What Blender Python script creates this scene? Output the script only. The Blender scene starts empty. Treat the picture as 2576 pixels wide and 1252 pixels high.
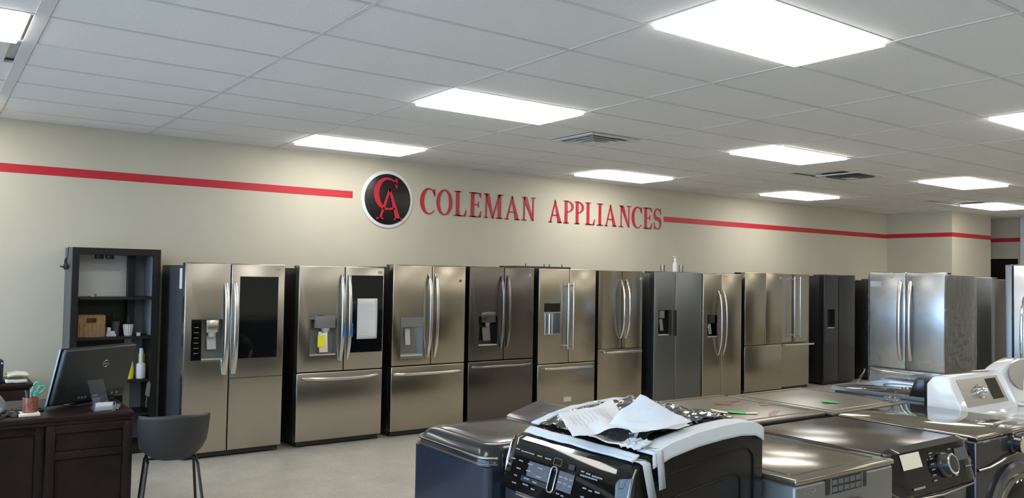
import bpy, bmesh, math, random
from mathutils import Vector, Matrix, noise
random.seed(7)
SC = bpy.context.scene
COL = SC.collection
PI = math.pi

# ---------------------------------------------------------------- camera
HC = 1.65                      # eye height
FPX = 2043.1                   # focal length in pixels of a 2576 px wide frame
cam_d = bpy.data.cameras.new('camera'); cam = bpy.data.objects.new('camera', cam_d); COL.objects.link(cam)
cam_d.sensor_width = 36.0; cam_d.sensor_fit = 'HORIZONTAL'; cam_d.lens = FPX / 2576.0 * 36.0
cam_d.clip_start = 0.05; cam_d.clip_end = 200
yaw, pitch, roll = 0.62732, 0.03223, 0.01765
fw = Vector((math.sin(yaw) * math.cos(pitch), math.cos(yaw) * math.cos(pitch), math.sin(pitch)))
rt = Vector((math.cos(yaw), -math.sin(yaw), 0)); up = rt.cross(fw)
r2 = rt * math.cos(roll) + up * math.sin(roll); u2 = up * math.cos(roll) - rt * math.sin(roll)
M = Matrix((r2, u2, -fw)).transposed().to_4x4(); M.translation = (0, 0, HC)
cam.matrix_world = M
SC.camera = cam

# ---------------------------------------------------------------- world, exposure
W = bpy.data.worlds.new('world'); SC.world = W; W.use_nodes = True
sun_d = bpy.data.lights.new('sun', 'SUN'); sun_d.energy = 10.0; sun_d.angle = 0.01; sun_d.color = (1, 0.96, 0.9)
sun = bpy.data.objects.new('sun', sun_d); COL.objects.link(sun); sun.rotation_euler = (math.radians(20), math.radians(38), 0)   # from behind the building
bg = W.node_tree.nodes['Background']; bg.inputs[0].default_value = (0.50, 0.72, 1.0, 1); bg.inputs[1].default_value = 5.2
SC.view_settings.view_transform = 'Standard'
try: SC.view_settings.look = 'None'
except Exception: pass
SC.view_settings.gamma = 1.0; SC.view_settings.use_curve_mapping = False
SC.view_settings.exposure = 0.32
PANEL_POWER = 8.0              # radiance of the ceiling light panels

# ---------------------------------------------------------------- materials
def mat(name, col, rough=0.5, metal=0.0, spec=0.5, noise_amt=0.0, nscale=20.0, stretch=None, bump=0.0, aniso=0.0, coat=0.0, emit=None, estr=0.0, trans=0.0, rvar=0.0):
    m = bpy.data.materials.new(name); m.use_nodes = True
    nt = m.node_tree; b = nt.nodes['Principled BSDF']
    c = (*col, 1)
    b.inputs['Base Color'].default_value = c; b.inputs['Roughness'].default_value = rough
    b.inputs['Metallic'].default_value = metal; b.inputs['Specular IOR Level'].default_value = spec
    b.inputs['Coat Weight'].default_value = coat; b.inputs['Coat Roughness'].default_value = 0.05
    b.inputs['Transmission Weight'].default_value = trans
    if aniso:
        b.inputs['Anisotropic'].default_value = aniso
        t = nt.nodes.new('ShaderNodeTangent'); t.direction_type = 'RADIAL'; t.axis = 'Z'
        nt.links.new(t.outputs[0], b.inputs['Tangent'])
    if emit: b.inputs['Emission Color'].default_value = (*emit, 1); b.inputs['Emission Strength'].default_value = estr
    if noise_amt or bump or rvar:
        tc = nt.nodes.new('ShaderNodeTexCoord'); mp = nt.nodes.new('ShaderNodeMapping'); nz = nt.nodes.new('ShaderNodeTexNoise')
        nt.links.new(tc.outputs['Object'], mp.inputs[0]); nt.links.new(mp.outputs[0], nz.inputs['Vector'])
        mp.inputs['Scale'].default_value = stretch or (1, 1, 1)
        nz.inputs['Scale'].default_value = nscale; nz.inputs['Detail'].default_value = 6
        if noise_amt:
            rp = nt.nodes.new('ShaderNodeValToRGB'); nt.links.new(nz.outputs[0], rp.inputs[0])
            rp.color_ramp.elements[0].position = 0.3; rp.color_ramp.elements[1].position = 0.7
            rp.color_ramp.elements[0].color = (*[max(0, x * (1 - noise_amt)) for x in col], 1)
            rp.color_ramp.elements[1].color = (*[min(1, x * (1 + noise_amt)) for x in col], 1)
            nt.links.new(rp.outputs[0], b.inputs['Base Color'])
        if rvar:
            mr = nt.nodes.new('ShaderNodeMapRange'); nt.links.new(nz.outputs[0], mr.inputs[0])
            mr.inputs[1].default_value = 0.3; mr.inputs[2].default_value = 0.7
            mr.inputs[3].default_value = max(0.02, rough - rvar); mr.inputs[4].default_value = rough + rvar
            nt.links.new(mr.outputs[0], b.inputs['Roughness'])
        if bump:
            bp = nt.nodes.new('ShaderNodeBump'); bp.inputs['Strength'].default_value = bump; bp.inputs['Distance'].default_value = 0.004
            nt.links.new(nz.outputs[0], bp.inputs['Height']); nt.links.new(bp.outputs[0], b.inputs['Normal'])
    return m

def film(name, tint=(1, 1, 1), glossy=0.25, rough=0.12, haze=0.0):
    m = bpy.data.materials.new(name); m.use_nodes = True; nt = m.node_tree; nt.nodes.clear()
    o = nt.nodes.new('ShaderNodeOutputMaterial'); t = nt.nodes.new('ShaderNodeBsdfTransparent'); g = nt.nodes.new('ShaderNodeBsdfGlossy')
    d = nt.nodes.new('ShaderNodeBsdfDiffuse'); d.inputs[0].default_value = (0.8, 0.82, 0.85, 1)
    t.inputs[0].default_value = (*tint, 1); g.inputs['Roughness'].default_value = rough
    lw = nt.nodes.new('ShaderNodeFresnel'); lw.inputs[0].default_value = 1.45
    ad = nt.nodes.new('ShaderNodeMath'); ad.operation = 'ADD'; ad.use_clamp = True; ad.inputs[1].default_value = glossy
    mx = nt.nodes.new('ShaderNodeMixShader'); m2 = nt.nodes.new('ShaderNodeMixShader'); m2.inputs[0].default_value = haze
    nt.links.new(lw.outputs[0], ad.inputs[0]); nt.links.new(t.outputs[0], m2.inputs[1]); nt.links.new(d.outputs[0], m2.inputs[2])
    nt.links.new(ad.outputs[0], mx.inputs[0]); nt.links.new(m2.outputs[0], mx.inputs[1]); nt.links.new(g.outputs[0], mx.inputs[2])
    nt.links.new(mx.outputs[0], o.inputs[0])
    return m

BR = (0.6, 0.6, 60)            # horizontal brushing
VB = (1.0, 1.0, 0.04)          # broad upright waves of the sheet metal
MT = {}
def T(k, *a, **kw): MT[k] = mat(k, *a, **kw)
T('wall_paint', (0.595, 0.56, 0.455), 0.75, noise_amt=0.02, nscale=3, bump=0.05)
T('ceiling_board', (0.86, 0.86, 0.855), 0.95, spec=0.1, noise_amt=0.03, nscale=60, bump=0.25)
T('grid_paint', (0.70, 0.70, 0.70), 0.6)
T('red_paint', (0.56, 0.018, 0.035), 0.55)
T('sign_red', (0.50, 0.012, 0.035), 0.35)
T('sign_black', (0.006, 0.006, 0.007), 0.35)
T('sign_white', (0.80, 0.80, 0.82), 0.4)
T('trim_white', (0.75, 0.75, 0.74), 0.5)
T('pavement', (0.42, 0.43, 0.44), 0.9, noise_amt=0.2, nscale=30)
T('steel', (0.45, 0.415, 0.36), 0.25, 1.0, aniso=0.7, nscale=5, stretch=VB, bump=0.32)
T('steel_warm', (0.42, 0.37, 0.295), 0.23, 1.0, aniso=0.7, nscale=5, stretch=VB, bump=0.32)
T('steel_bright', (0.66, 0.66, 0.66), 0.24, 1.0, aniso=0.6, noise_amt=0.04, nscale=8, stretch=BR)
T('steel_black', (0.15, 0.135, 0.12), 0.26, 1.0, aniso=0.7, nscale=5, stretch=VB, bump=0.32)
T('steel_slate', (0.23, 0.24, 0.245), 0.38, 1.0, noise_amt=0.04, nscale=8, stretch=BR)
T('steel_top', (0.29, 0.255, 0.20), 0.06, 0.85, noise_amt=0.03, nscale=5)
T('graphite_top', (0.060, 0.050, 0.040), 0.18, 0.25, noise_amt=0.03, nscale=5)
T('brown_top', (0.15, 0.128, 0.095), 0.30, 0.3, noise_amt=0.03, nscale=5)
T('silver_top', (0.31, 0.28, 0.22), 0.15, 0.85, noise_amt=0.03, nscale=5)
T('black_body', (0.007, 0.0065, 0.006), 0.30, spec=0.25)
T('blue_grey', (0.20, 0.215, 0.24), 0.5)
T('graphite', (0.10, 0.10, 0.105), 0.22, 0.75, noise_amt=0.03, nscale=5)
T('graphite_dark', (0.022, 0.022, 0.025), 0.22, 0.3, coat=0.3)
T('slate_front', (0.24, 0.24, 0.24), 0.33, 0.7)
T('wrapped_side', (0.20, 0.18, 0.15), 0.3, 0.4)
T('navy_gloss', (0.030, 0.037, 0.060), 0.28, 0.55, coat=0.5)
T('black_gloss', (0.005, 0.0045, 0.005), 0.05, 0.0, coat=0.3)
T('black_glass', (0.004, 0.005, 0.006), 0.04, spec=0.6)
T('black_plastic', (0.012, 0.012, 0.013), 0.45)
T('black_side', (0.018, 0.017, 0.017), 0.35, noise_amt=0.05, nscale=200, bump=0.05)
T('dark_grey_side', (0.055, 0.055, 0.06), 0.45, noise_amt=0.05, nscale=200, bump=0.05)
T('grey_plastic', (0.18, 0.18, 0.175), 0.4)
T('light_plastic', (0.45, 0.44, 0.40), 0.4)
T('chrome', (0.80, 0.80, 0.80), 0.12, 1.0)
T('satin', (0.72, 0.70, 0.66), 0.22, 1.0)
T('satin_dark', (0.30, 0.28, 0.26), 0.22, 1.0)
T('white_enamel', (0.78, 0.785, 0.79), 0.12, coat=0.5)
T('champagne_panel', (0.30, 0.285, 0.25), 0.3, 0.5)
T('paper', (0.70, 0.70, 0.71), 0.8, noise_amt=0.02, nscale=15)
T('paper_cream', (0.78, 0.74, 0.60), 0.8)
T('ink', (0.61, 0.61, 0.63), 0.8)
T('legend', (0.27, 0.275, 0.29), 0.6)
T('foam', (0.60, 0.62, 0.63), 0.7, noise_amt=0.02, nscale=40, bump=0.1)
T('foam_cream', (0.80, 0.76, 0.58), 0.7)
T('yellow', (0.85, 0.78, 0.02), 0.6)
T('green_note', (0.04, 0.48, 0.16), 0.6)
T('red_mark', (0.16, 0.022, 0.016), 0.25)
T('blue_tape', (0.01, 0.16, 0.55), 0.5)
T('dark_wood', (0.016, 0.008, 0.008), 0.36, noise_amt=0.35, nscale=5, stretch=(1, 8, 1), spec=0.2)
T('black_wood', (0.010, 0.009, 0.009), 0.4, spec=0.35)
T('grey_laminate', (0.10, 0.105, 0.11), 0.5)
T('board_white', (0.85, 0.86, 0.85), 0.5)
T('wicker', (0.26, 0.15, 0.065), 0.8, noise_amt=0.35, nscale=30, stretch=(4, 4, 0.6), bump=0.4)
T('leatherette', (0.026, 0.026, 0.026), 0.5, noise_amt=0.1, nscale=120, bump=0.1)
T('leaf', (0.02, 0.05, 0.02), 0.6)
T('copper', (0.40, 0.16, 0.12), 0.35, 0.7, noise_amt=0.4, nscale=120)
T('teal', (0.05, 0.48, 0.40), 0.35)
T('monitor_back', (0.020, 0.024, 0.026), 0.38, noise_amt=0.1, nscale=150, bump=0.03)
T('blue_led', (0.1, 0.05, 0.9), 0.4, emit=(0.2, 0.1, 1.0), estr=3.0)
T('diffuser', (0.9, 0.9, 0.9), 0.5, emit=(1.0, 0.965, 0.89), estr=PANEL_POWER)
T('panel_display', (0.10, 0.105, 0.115), 0.2)
T('aluminium', (0.30, 0.31, 0.32), 0.35, 0.8)
MT['clear_film'] = film('clear_film', (0.97, 0.97, 0.97), 0.10, 0.10, 0.03)
MT['stretch_wrap'] = film('stretch_wrap', (0.95, 0.955, 0.96), 0.05, 0.10, 0.05)
MT['window_glass'] = film('window_glass', (0.95, 0.98, 1.0), 0.02, 0.01)
MT['acrylic'] = film('acrylic', (0.90, 0.93, 0.97), 0.12, 0.05, 0.06)
MT['tape_film'] = film('tape_film', (0.85, 0.92, 0.97), 0.05, 0.25, 0.62)
def floor_mat():
    m = mat('vinyl_floor', (0.455, 0.425, 0.36), 0.36, spec=0.4, noise_amt=0.10, nscale=4)
    nt = m.node_tree; b = nt.nodes['Principled BSDF']
    base = b.inputs['Base Color'].links[0].from_socket
    tc = nt.nodes.new('ShaderNodeTexCoord'); v = nt.nodes.new('ShaderNodeTexVoronoi'); v.inputs['Scale'].default_value = 55
    nt.links.new(tc.outputs['Object'], v.inputs['Vector'])
    rp = nt.nodes.new('ShaderNodeValToRGB'); rp.color_ramp.elements[0].color = (0.80, 0.80, 0.80, 1); rp.color_ramp.elements[1].color = (1.05, 1.05, 1.05, 1)
    nt.links.new(v.outputs['Color'], rp.inputs[0])
    mx = nt.nodes.new('ShaderNodeMixRGB'); mx.blend_type = 'MULTIPLY'; mx.inputs[0].default_value = 0.8
    nt.links.new(base, mx.inputs[1]); nt.links.new(rp.outputs[0], mx.inputs[2]); nt.links.new(mx.outputs[0], b.inputs['Base Color'])
    return m
MT['vinyl_floor'] = floor_mat()

# ---------------------------------------------------------------- helpers
class MB:
    def __init__(s): s.bm = bmesh.new()
    def poly(s, vs, fs):
        v = [s.bm.verts.new(p) for p in vs]
        for f in fs:
            try: s.bm.faces.new([v[i] for i in f])
            except ValueError: pass
        return v
    def box(s, x0, x1, y0, y1, z0, z1, bev=0.0, seg=2, only=None):
        v = s.poly([(x0, y0, z0), (x1, y0, z0), (x1, y1, z0), (x0, y1, z0), (x0, y0, z1), (x1, y0, z1), (x1, y1, z1), (x0, y1, z1)],
                   [(3, 2, 1, 0), (4, 5, 6, 7), (0, 1, 5, 4), (1, 2, 6, 5), (2, 3, 7, 6), (3, 0, 4, 7)])
        if bev:
            es = {e for q in v for e in q.link_edges}
            if only: es = {e for e in es if only(*[k.co for k in e.verts])}
            bmesh.ops.bevel(s.bm, geom=list(es), offset=bev, segments=seg, affect='EDGES', profile=0.5)
        return s
    def prism(s, pts, a, b, axis='y', bev=0.0, seg=2):
        def P(p, t):
            return (p[0], t, p[1]) if axis == 'y' else ((t, p[0], p[1]) if axis == 'x' else (p[0], p[1], t))
        n = len(pts); v = s.poly([P(p, a) for p in pts] + [P(p, b) for p in pts],
            [tuple(range(n)), tuple(range(2 * n - 1, n - 1, -1))] + [(i, i + n, (i + 1) % n + n, (i + 1) % n) for i in range(n)])
        if bev:
            es = {e for q in v for e in q.link_edges}
            bmesh.ops.bevel(s.bm, geom=list(es), offset=bev, segments=seg, affect='EDGES', profile=0.5)
        bmesh.ops.recalc_face_normals(s.bm, faces=list({f for q in s.bm.verts for f in q.link_faces}))
        return s
    def strip(s, A, B, a, b, closed=False):          # band between two outlines in the xz plane, extruded along y
        n = len(A); vs = [(p[0], a, p[1]) for p in A] + [(p[0], a, p[1]) for p in B] + [(p[0], b, p[1]) for p in A] + [(p[0], b, p[1]) for p in B]
        fs = []
        for i in range(n if closed else n - 1):
            j = (i + 1) % n
            fs += [(i, j, n + j, n + i), (2 * n + i, 3 * n + i, 3 * n + j, 2 * n + j), (i, 2 * n + i, 2 * n + j, j), (n + i, n + j, 3 * n + j, 3 * n + i)]
        if not closed: fs += [(0, n, 3 * n, 2 * n), (n - 1, 3 * n - 1, 4 * n - 1, 2 * n - 1)]
        s.poly(vs, fs); bmesh.ops.recalc_face_normals(s.bm, faces=s.bm.faces[:])
        return s
    def tube(s, pts, r, n=10, closed=False, flat=None):
        pts = [Vector(p) for p in pts]; N = len(pts); rings = []
        for i, p in enumerate(pts):
            a = pts[i - 1] if (i or closed) else p; b = pts[(i + 1) % N] if (i < N - 1 or closed) else p
            t = (b - a).normalized(); ref = Vector(flat) if flat else (Vector((0, 0, 1)) if abs(t.z) < 0.9 else Vector((1, 0, 0)))
            q = t.cross(ref).normalized(); w = q.cross(t).normalized()
            ra, rb = (r if isinstance(r, tuple) else (r, r))
            rings.append([s.bm.verts.new(p + q * ra * math.cos(2 * PI * k / n + PI / n) + w * rb * math.sin(2 * PI * k / n + PI / n)) for k in range(n)])
        for i in range(N if closed else N - 1):
            A, B = rings[i], rings[(i + 1) % N]
            for k in range(n):
                s.bm.faces.new((A[k], A[(k + 1) % n], B[(k + 1) % n], B[k]))
        if not closed: s.bm.faces.new(rings[0][::-1]); s.bm.faces.new(rings[-1])
        return s
    def lathe(s, prof, c=(0, 0, 0), n=24, axis='z'):
        rings = []
        for r, h in prof:
            ring = []
            for k in range(n):
                x, y = r * math.cos(2 * PI * k / n), r * math.sin(2 * PI * k / n)
                p = (x, y, h) if axis == 'z' else ((x, -h, y) if axis == 'y' else (h, x, y))
                ring.append(s.bm.verts.new((p[0] + c[0], p[1] + c[1], p[2] + c[2])))
            rings.append(ring)
        for A, B in zip(rings, rings[1:]):
            for k in range(n): s.bm.faces.new((A[k], A[(k + 1) % n], B[(k + 1) % n], B[k]))
        s.bm.faces.new(rings[0][::-1]); s.bm.faces.new(rings[-1])
        return s
    def grid(s, f, nu, nv):
        g = [[s.bm.verts.new(f(i / nu, j / nv)) for j in range(nv + 1)] for i in range(nu + 1)]
        for i in range(nu):
            for j in range(nv): s.bm.faces.new((g[i][j], g[i + 1][j], g[i + 1][j + 1], g[i][j + 1]))
        return s
    def build(s, name, m, parent=None, smooth=True, thick=0.0, label=None, sub=0):
        bmesh.ops.recalc_face_normals(s.bm, faces=s.bm.faces[:]) if not thick else None
        me = bpy.data.meshes.new(name); s.bm.to_mesh(me); s.bm.free()
        if smooth:
            me.shade_smooth(); me.set_sharp_from_angle(angle=math.radians(38))
        me.materials.append(MT[m] if isinstance(m, str) else m)
        o = bpy.data.objects.new(name, me); COL.objects.link(o)
        if parent: o.parent = parent
        if sub:
            k = o.modifiers.new('s', 'SUBSURF'); k.levels = k.render_levels = sub
        if thick:
            k = o.modifiers.new('t', 'SOLIDIFY'); k.thickness = thick; k.offset = 0
        if label: o['label'] = label
        return o

def B(name, m, parent, x0, x1, y0, y1, z0, z1, bev=0.0, seg=2, label=None, only=None):
    return MB().box(x0, x1, y0, y1, z0, z1, bev, seg, only).build(name, m, parent, label=label)
def thing(name, label, cat, loc=(0, 0, 0), rz=0.0, group=None):
    o = bpy.data.objects.new(name, None); COL.objects.link(o); o.empty_display_size = 0.1
    o.location = loc; o.rotation_euler = (0, 0, rz); o['label'] = label; o['category'] = cat
    if group: o['group'] = group
    return o
def tag(o, label, cat, group=None):
    o['label'] = label; o['category'] = cat
    if group: o['group'] = group
    return o
def struct(o, label=None):
    o['kind'] = 'structure'
    if label: o['label'] = label
    return o
def arc(cx, cz, rx, rz, a0, a1, n):
    return [(cx + rx * math.cos(math.radians(a0 + (a1 - a0) * i / n)), cz + rz * math.sin(math.radians(a0 + (a1 - a0) * i / n))) for i in range(n + 1)]
def rrect(x0, x1, z0, z1, r, n=5):
    return arc(x1 - r, z1 - r, r, r, 0, 90, n) + arc(x0 + r, z1 - r, r, r, 90, 180, n) + arc(x0 + r, z0 + r, r, r, 180, 270, n) + arc(x1 - r, z0 + r, r, r, 270, 360, n)

# ---------------------------------------------------------------- room shell
YW = 8.22; H = 2.923; XL = -1.55; XR = 17.1; YF = -4.8; XC = 14.68; YC = 7.03; XC2 = 16.15
struct(B('floor', 'vinyl_floor', None, XL - 0.2, XR + 0.3, YF - 0.2, YW + 0.2, -0.12, 0.0))
wb = struct(B('wall_back', 'wall_paint', None, XL, XR + 0.1, YW, YW + 0.15, 0, H + 0.1), 'warm grey painted wall behind the refrigerators')
wc = struct(MB().prism([(XC, YW), (XC, YC), (XC2, YC), (XC2, YW)], 0, H + 0.1, 'z').build('wall_pilaster', 'wall_paint', smooth=False), 'painted corner block at the far end of the wall')
# far wall with a doorway
DY0, DY1, DZ = 6.95, 7.75, 2.14
m = MB(); m.box(XR, XR + 0.15, DY1, YW + 0.15, 0, H + 0.1); m.box(XR, XR + 0.15, 6.86, DY0, 0, H + 0.1); m.box(XR, XR + 0.15, DY0, DY1, DZ, H + 0.1)
wr = struct(m.build('wall_right', 'wall_paint', smooth=False), 'far end wall with dark doorway')
struct(B('wall_right_near', 'trim_white', None, XR - 0.12, XR + 0.15, YF, 6.86, 0, H + 0.1))
d1 = struct(B('door_1', 'black_wood', None, XR + 0.08, XR + 0.13, DY0, DY1, 0.01, DZ), 'dark door in the far end wall')
MB().tube([(XR + 0.08, DY0 + 0.1, 1.0), (XR + 0.03, DY0 + 0.1, 1.0), (XR + 0.03, DY0 + 0.2, 1.0)], 0.01).build('door_handle', 'satin', d1)
struct(B('wall_front', 'wall_paint', None, XL, XR, YF - 0.15, YF, 0, H + 0.1))
# storefront on the left end
WZ0, WZ1, WY0, WY1, NW = 0.12, 2.72, -4.5, 7.8, 8
m = MB(); m.box(XL - 0.15, XL, YF, YW + 0.1, 0, WZ0); m.box(XL - 0.15, XL, YF, YW + 0.1, WZ1, H + 0.1); m.box(XL - 0.15, XL, WY1, YW + 0.1, WZ0, WZ1); m.box(XL - 0.15, XL, YF, WY0, WZ0, WZ1)
struct(m.build('wall_left', 'wall_paint', smooth=False), 'storefront wall')
for k in range(NW):
    y0 = WY0 + k * ((WY1 - WY0) / NW); y1 = y0 + (WY1 - WY0) / NW
    w = MB(); w.box(XL - 0.1, XL - 0.04, y0, y0 + 0.04, WZ0, WZ1); w.box(XL - 0.1, XL - 0.04, y1 - 0.04, y1, WZ0, WZ1)
    w.box(XL - 0.1, XL - 0.04, y0 + 0.04, y1 - 0.04, WZ0, WZ0 + 0.06); w.box(XL - 0.1, XL - 0.04, y0 + 0.04, y1 - 0.04, WZ1 - 0.06, WZ1)
    wo = struct(w.build('window_%d' % (k + 1), 'aluminium', smooth=False))
    B('window_pane', 'window_glass', wo, XL - 0.075, XL - 0.069, y0 + 0.04, y1 - 0.04, WZ0 + 0.06, WZ1 - 0.06)
struct(B('pavement', 'pavement', None, -40, XL - 0.2, -30, 35, -0.2, -0.1))

# red stripes painted on the walls (a few tenths of a millimetre of paint, built proud)
SZ0, SZ1 = 2.462, 2.538
B('stripe', 'red_paint', wb, XL, 3.79, YW - 0.002, YW, SZ0, SZ1)
B('stripe', 'red_paint', wb, 8.66, XC, YW - 0.002, YW, SZ0, SZ1)
B('stripe', 'red_paint', wc, XC - 0.002, XC, YC - 0.002, YW - 0.002, SZ0 + 0.005, SZ1 + 0.005)
B('stripe', 'red_paint', wc, XC, XC2, YC - 0.002, YC, SZ0 + 0.005, SZ1 + 0.005)
B('stripe', 'red_paint', wr, XR - 0.002, XR, 6.86, YW, SZ0 + 0.005, SZ1 + 0.005)

# ceiling: slab, grid bars, tiles
GX, GY, GS = 0.4726, 4.7239, 0.6096
cx = lambda i: GX + i * 2 * GS
cy = lambda j: GY + j * GS
ceil = struct(B('ceiling', 'ceiling_board', None, XL, XR + 0.1, YF, YW, H + 0.03, H + 0.1), 'suspended ceiling of white tiles')
lights = [(2, -4), (2, 0), (2, 4), (5, -3.98), (4.93, -0.03), (4.95, 3.95), (7.87, -0.1), (7.83, 3.75), (10.78, 1.8), (-1.05, 0), (-1.05, 4), (-1, -4),
          (-1, -8), (2, -8), (5, -8), (8, -8), (8, -4), (11, -4), (11, -8), (-1, -12), (2, -12), (5, -12), (8, -12), (11, -12)]
vents = [(3.5, 1.05), (6.8, 0.85), (-0.55, 1.02)]
taken = {(round(i), round(j)) for i, j in lights} | {(10, 2), (11, 2)}
half = {(3, 1), (6, 1), (-1, 1)}
tile_me = MB().box(0.012, 2 * GS - 0.012, 0.012, GS - 0.012, 0, 0.02, 0.004, 1).build('ceiling_tile', 'ceiling_board', ceil)
tile_data = tile_me.data; bpy.data.objects.remove(tile_me)
sq = MB().box(0.012, GS - 0.006, 0.012, GS - 0.012, 0, 0.02, 0.004, 1).build('ceiling_tile', 'ceiling_board', ceil); sq_data = sq.data; bpy.data.objects.remove(sq)
last = MB().box(0.012, 2 * GS - 0.012, 0.012, YW - cy(5) - 0.001, 0, 0.02, 0.004, 1).build('ceiling_tile', 'ceiling_board', ceil); last_data = last.data; bpy.data.objects.remove(last)
rest = MB()
for i in range(-2, 14):
    for j in range(-16, 6):
        if cy(j) < YF + 0.01 or cx(i) < XL - 1 or (i, j) in taken: continue
        if i >= 12 and j > 3: pass
        if -1 <= i <= 11 and -6 <= j:
            o = bpy.data.objects.new('ceiling_tile', last_data if j == 5 else (sq_data if (i, j) in half else tile_data))
            COL.objects.link(o); o.parent = ceil; o.location = (cx(i), cy(j), H + 0.003)
            if (i, j) == (-1, 1): o.location.x += 0.0
        else:
            rest.box(max(XL, cx(i) + 0.012), min(XR, cx(i + 1) - 0.012), cy(j) + 0.012, min(YW, cy(j + 1) - 0.012), H + 0.003, H + 0.023)
ro = rest.build('ceiling_tile_rest', 'ceiling_board', ceil, smooth=False); ro['kind'] = 'stuff'
for j in range(-15, 6):
    B('grid_bar', 'grid_paint', ceil, XL, XR, cy(j) - 0.011, cy(j) + 0.011, H, H + 0.012)
for i in range(-1, 14):
    wd = 0.034 if i == 0 else 0.011
    B('grid_bar', 'grid_paint', ceil, cx(i) - wd - (0.02 if i == 0 else 0), cx(i) + 0.011, YF, YW, H - 0.001, H + 0.012)

vis = {(2, -4): 'largest bright ceiling panel at the top of the view', (2, 0): 'ceiling light panel above and right of the round logo, second largest',
       (2, 4): 'ceiling light panel near the wall directly above the round logo', (4.93, -0.03): 'ceiling light panel just right of the first air vent',
       (4.95, 3.95): 'ceiling light panel near the wall above the red lettering', (7.87, -0.1): 'ceiling light panel far right beyond the second air vent',
       (7.83, 3.75): 'ceiling light panel above the right red stripe near the wall', (10.78, 1.8): 'farthest ceiling light panel by the corner block',
       (5, -3.98): 'ceiling light panel cut by the right edge of the view', (-1.05, 0): 'ceiling light panel in the top left corner beside the wide bar',
       (-1.05, 4): 'ceiling light panel just showing at the left edge'}
def light_panel(i, j):
    x0, y0 = cx(i), cy(j)
    t = thing('ceiling_light', vis.get((i, j), 'ceiling light panel out of view behind the camera'), 'light', (x0, y0, H), 0, 'ceiling light panels')
    a, b = 2 * GS, GS
    f = MB(); f.box(0.01, a - 0.01, 0.01, b - 0.01, 0.0, 0.012); f.build('frame', 'trim_white', t)
    MB().box(0.025, a - 0.025, 0.025, b - 0.025, -0.024, 0.0, 0.004, 1).build('diffuser', 'diffuser', t)
for i, j in lights: light_panel(i, j)
vl = ['square ceiling air vent between the light panels above the lettering', 'far ceiling air vent near the corner block', 'white ceiling air vent in the top left corner']
for n, (i, j) in enumerate(vents):
    t = thing('air_vent', vl[n], 'vent', (cx(i), cy(j), H), 0, 'ceiling air vents'); g = GS
    if n == 2: t.location.x = cx(0) - GS - 0.09
    m = MB()
    for (a, b, c, d) in ((0.02, g - 0.02, 0.02, 0.07), (0.02, g - 0.02, g - 0.07, g - 0.02), (0.02, 0.07, 0.07, g - 0.07), (g - 0.07, g - 0.02, 0.07, g - 0.07)): m.box(a, b, c, d, -0.006, 0.006)
    m.build('frame', 'trim_white', t)
    B('duct', 'black_plastic', t, 0.07, g - 0.07, 0.07, g - 0.07, 0.018, 0.024)
    for q, s in enumerate((0.10, 0.155, 0.21)):
        o = MB(); zz = 0.012
        A = [(s, s), (g - s, s), (g - s, g - s), (s, g - s)]; s2 = s + 0.035
        C = [(s2, s2), (g - s2, s2), (g - s2, g - s2), (s2, g - s2)]
        o.poly([(*p, -0.016 - 0.004 * q) for p in A] + [(*p, zz) for p in C], [(k, (k + 1) % 4, 4 + (k + 1) % 4, 4 + k) for k in range(4)])
        o.build('louver', 'trim_white' if n != 1 else 'grey_plastic', t, smooth=False, thick=0.002)
    B('center_plate', 'trim_white', t, 0.235, g - 0.235, 0.235, g - 0.235, -0.032, -0.028)

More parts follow.
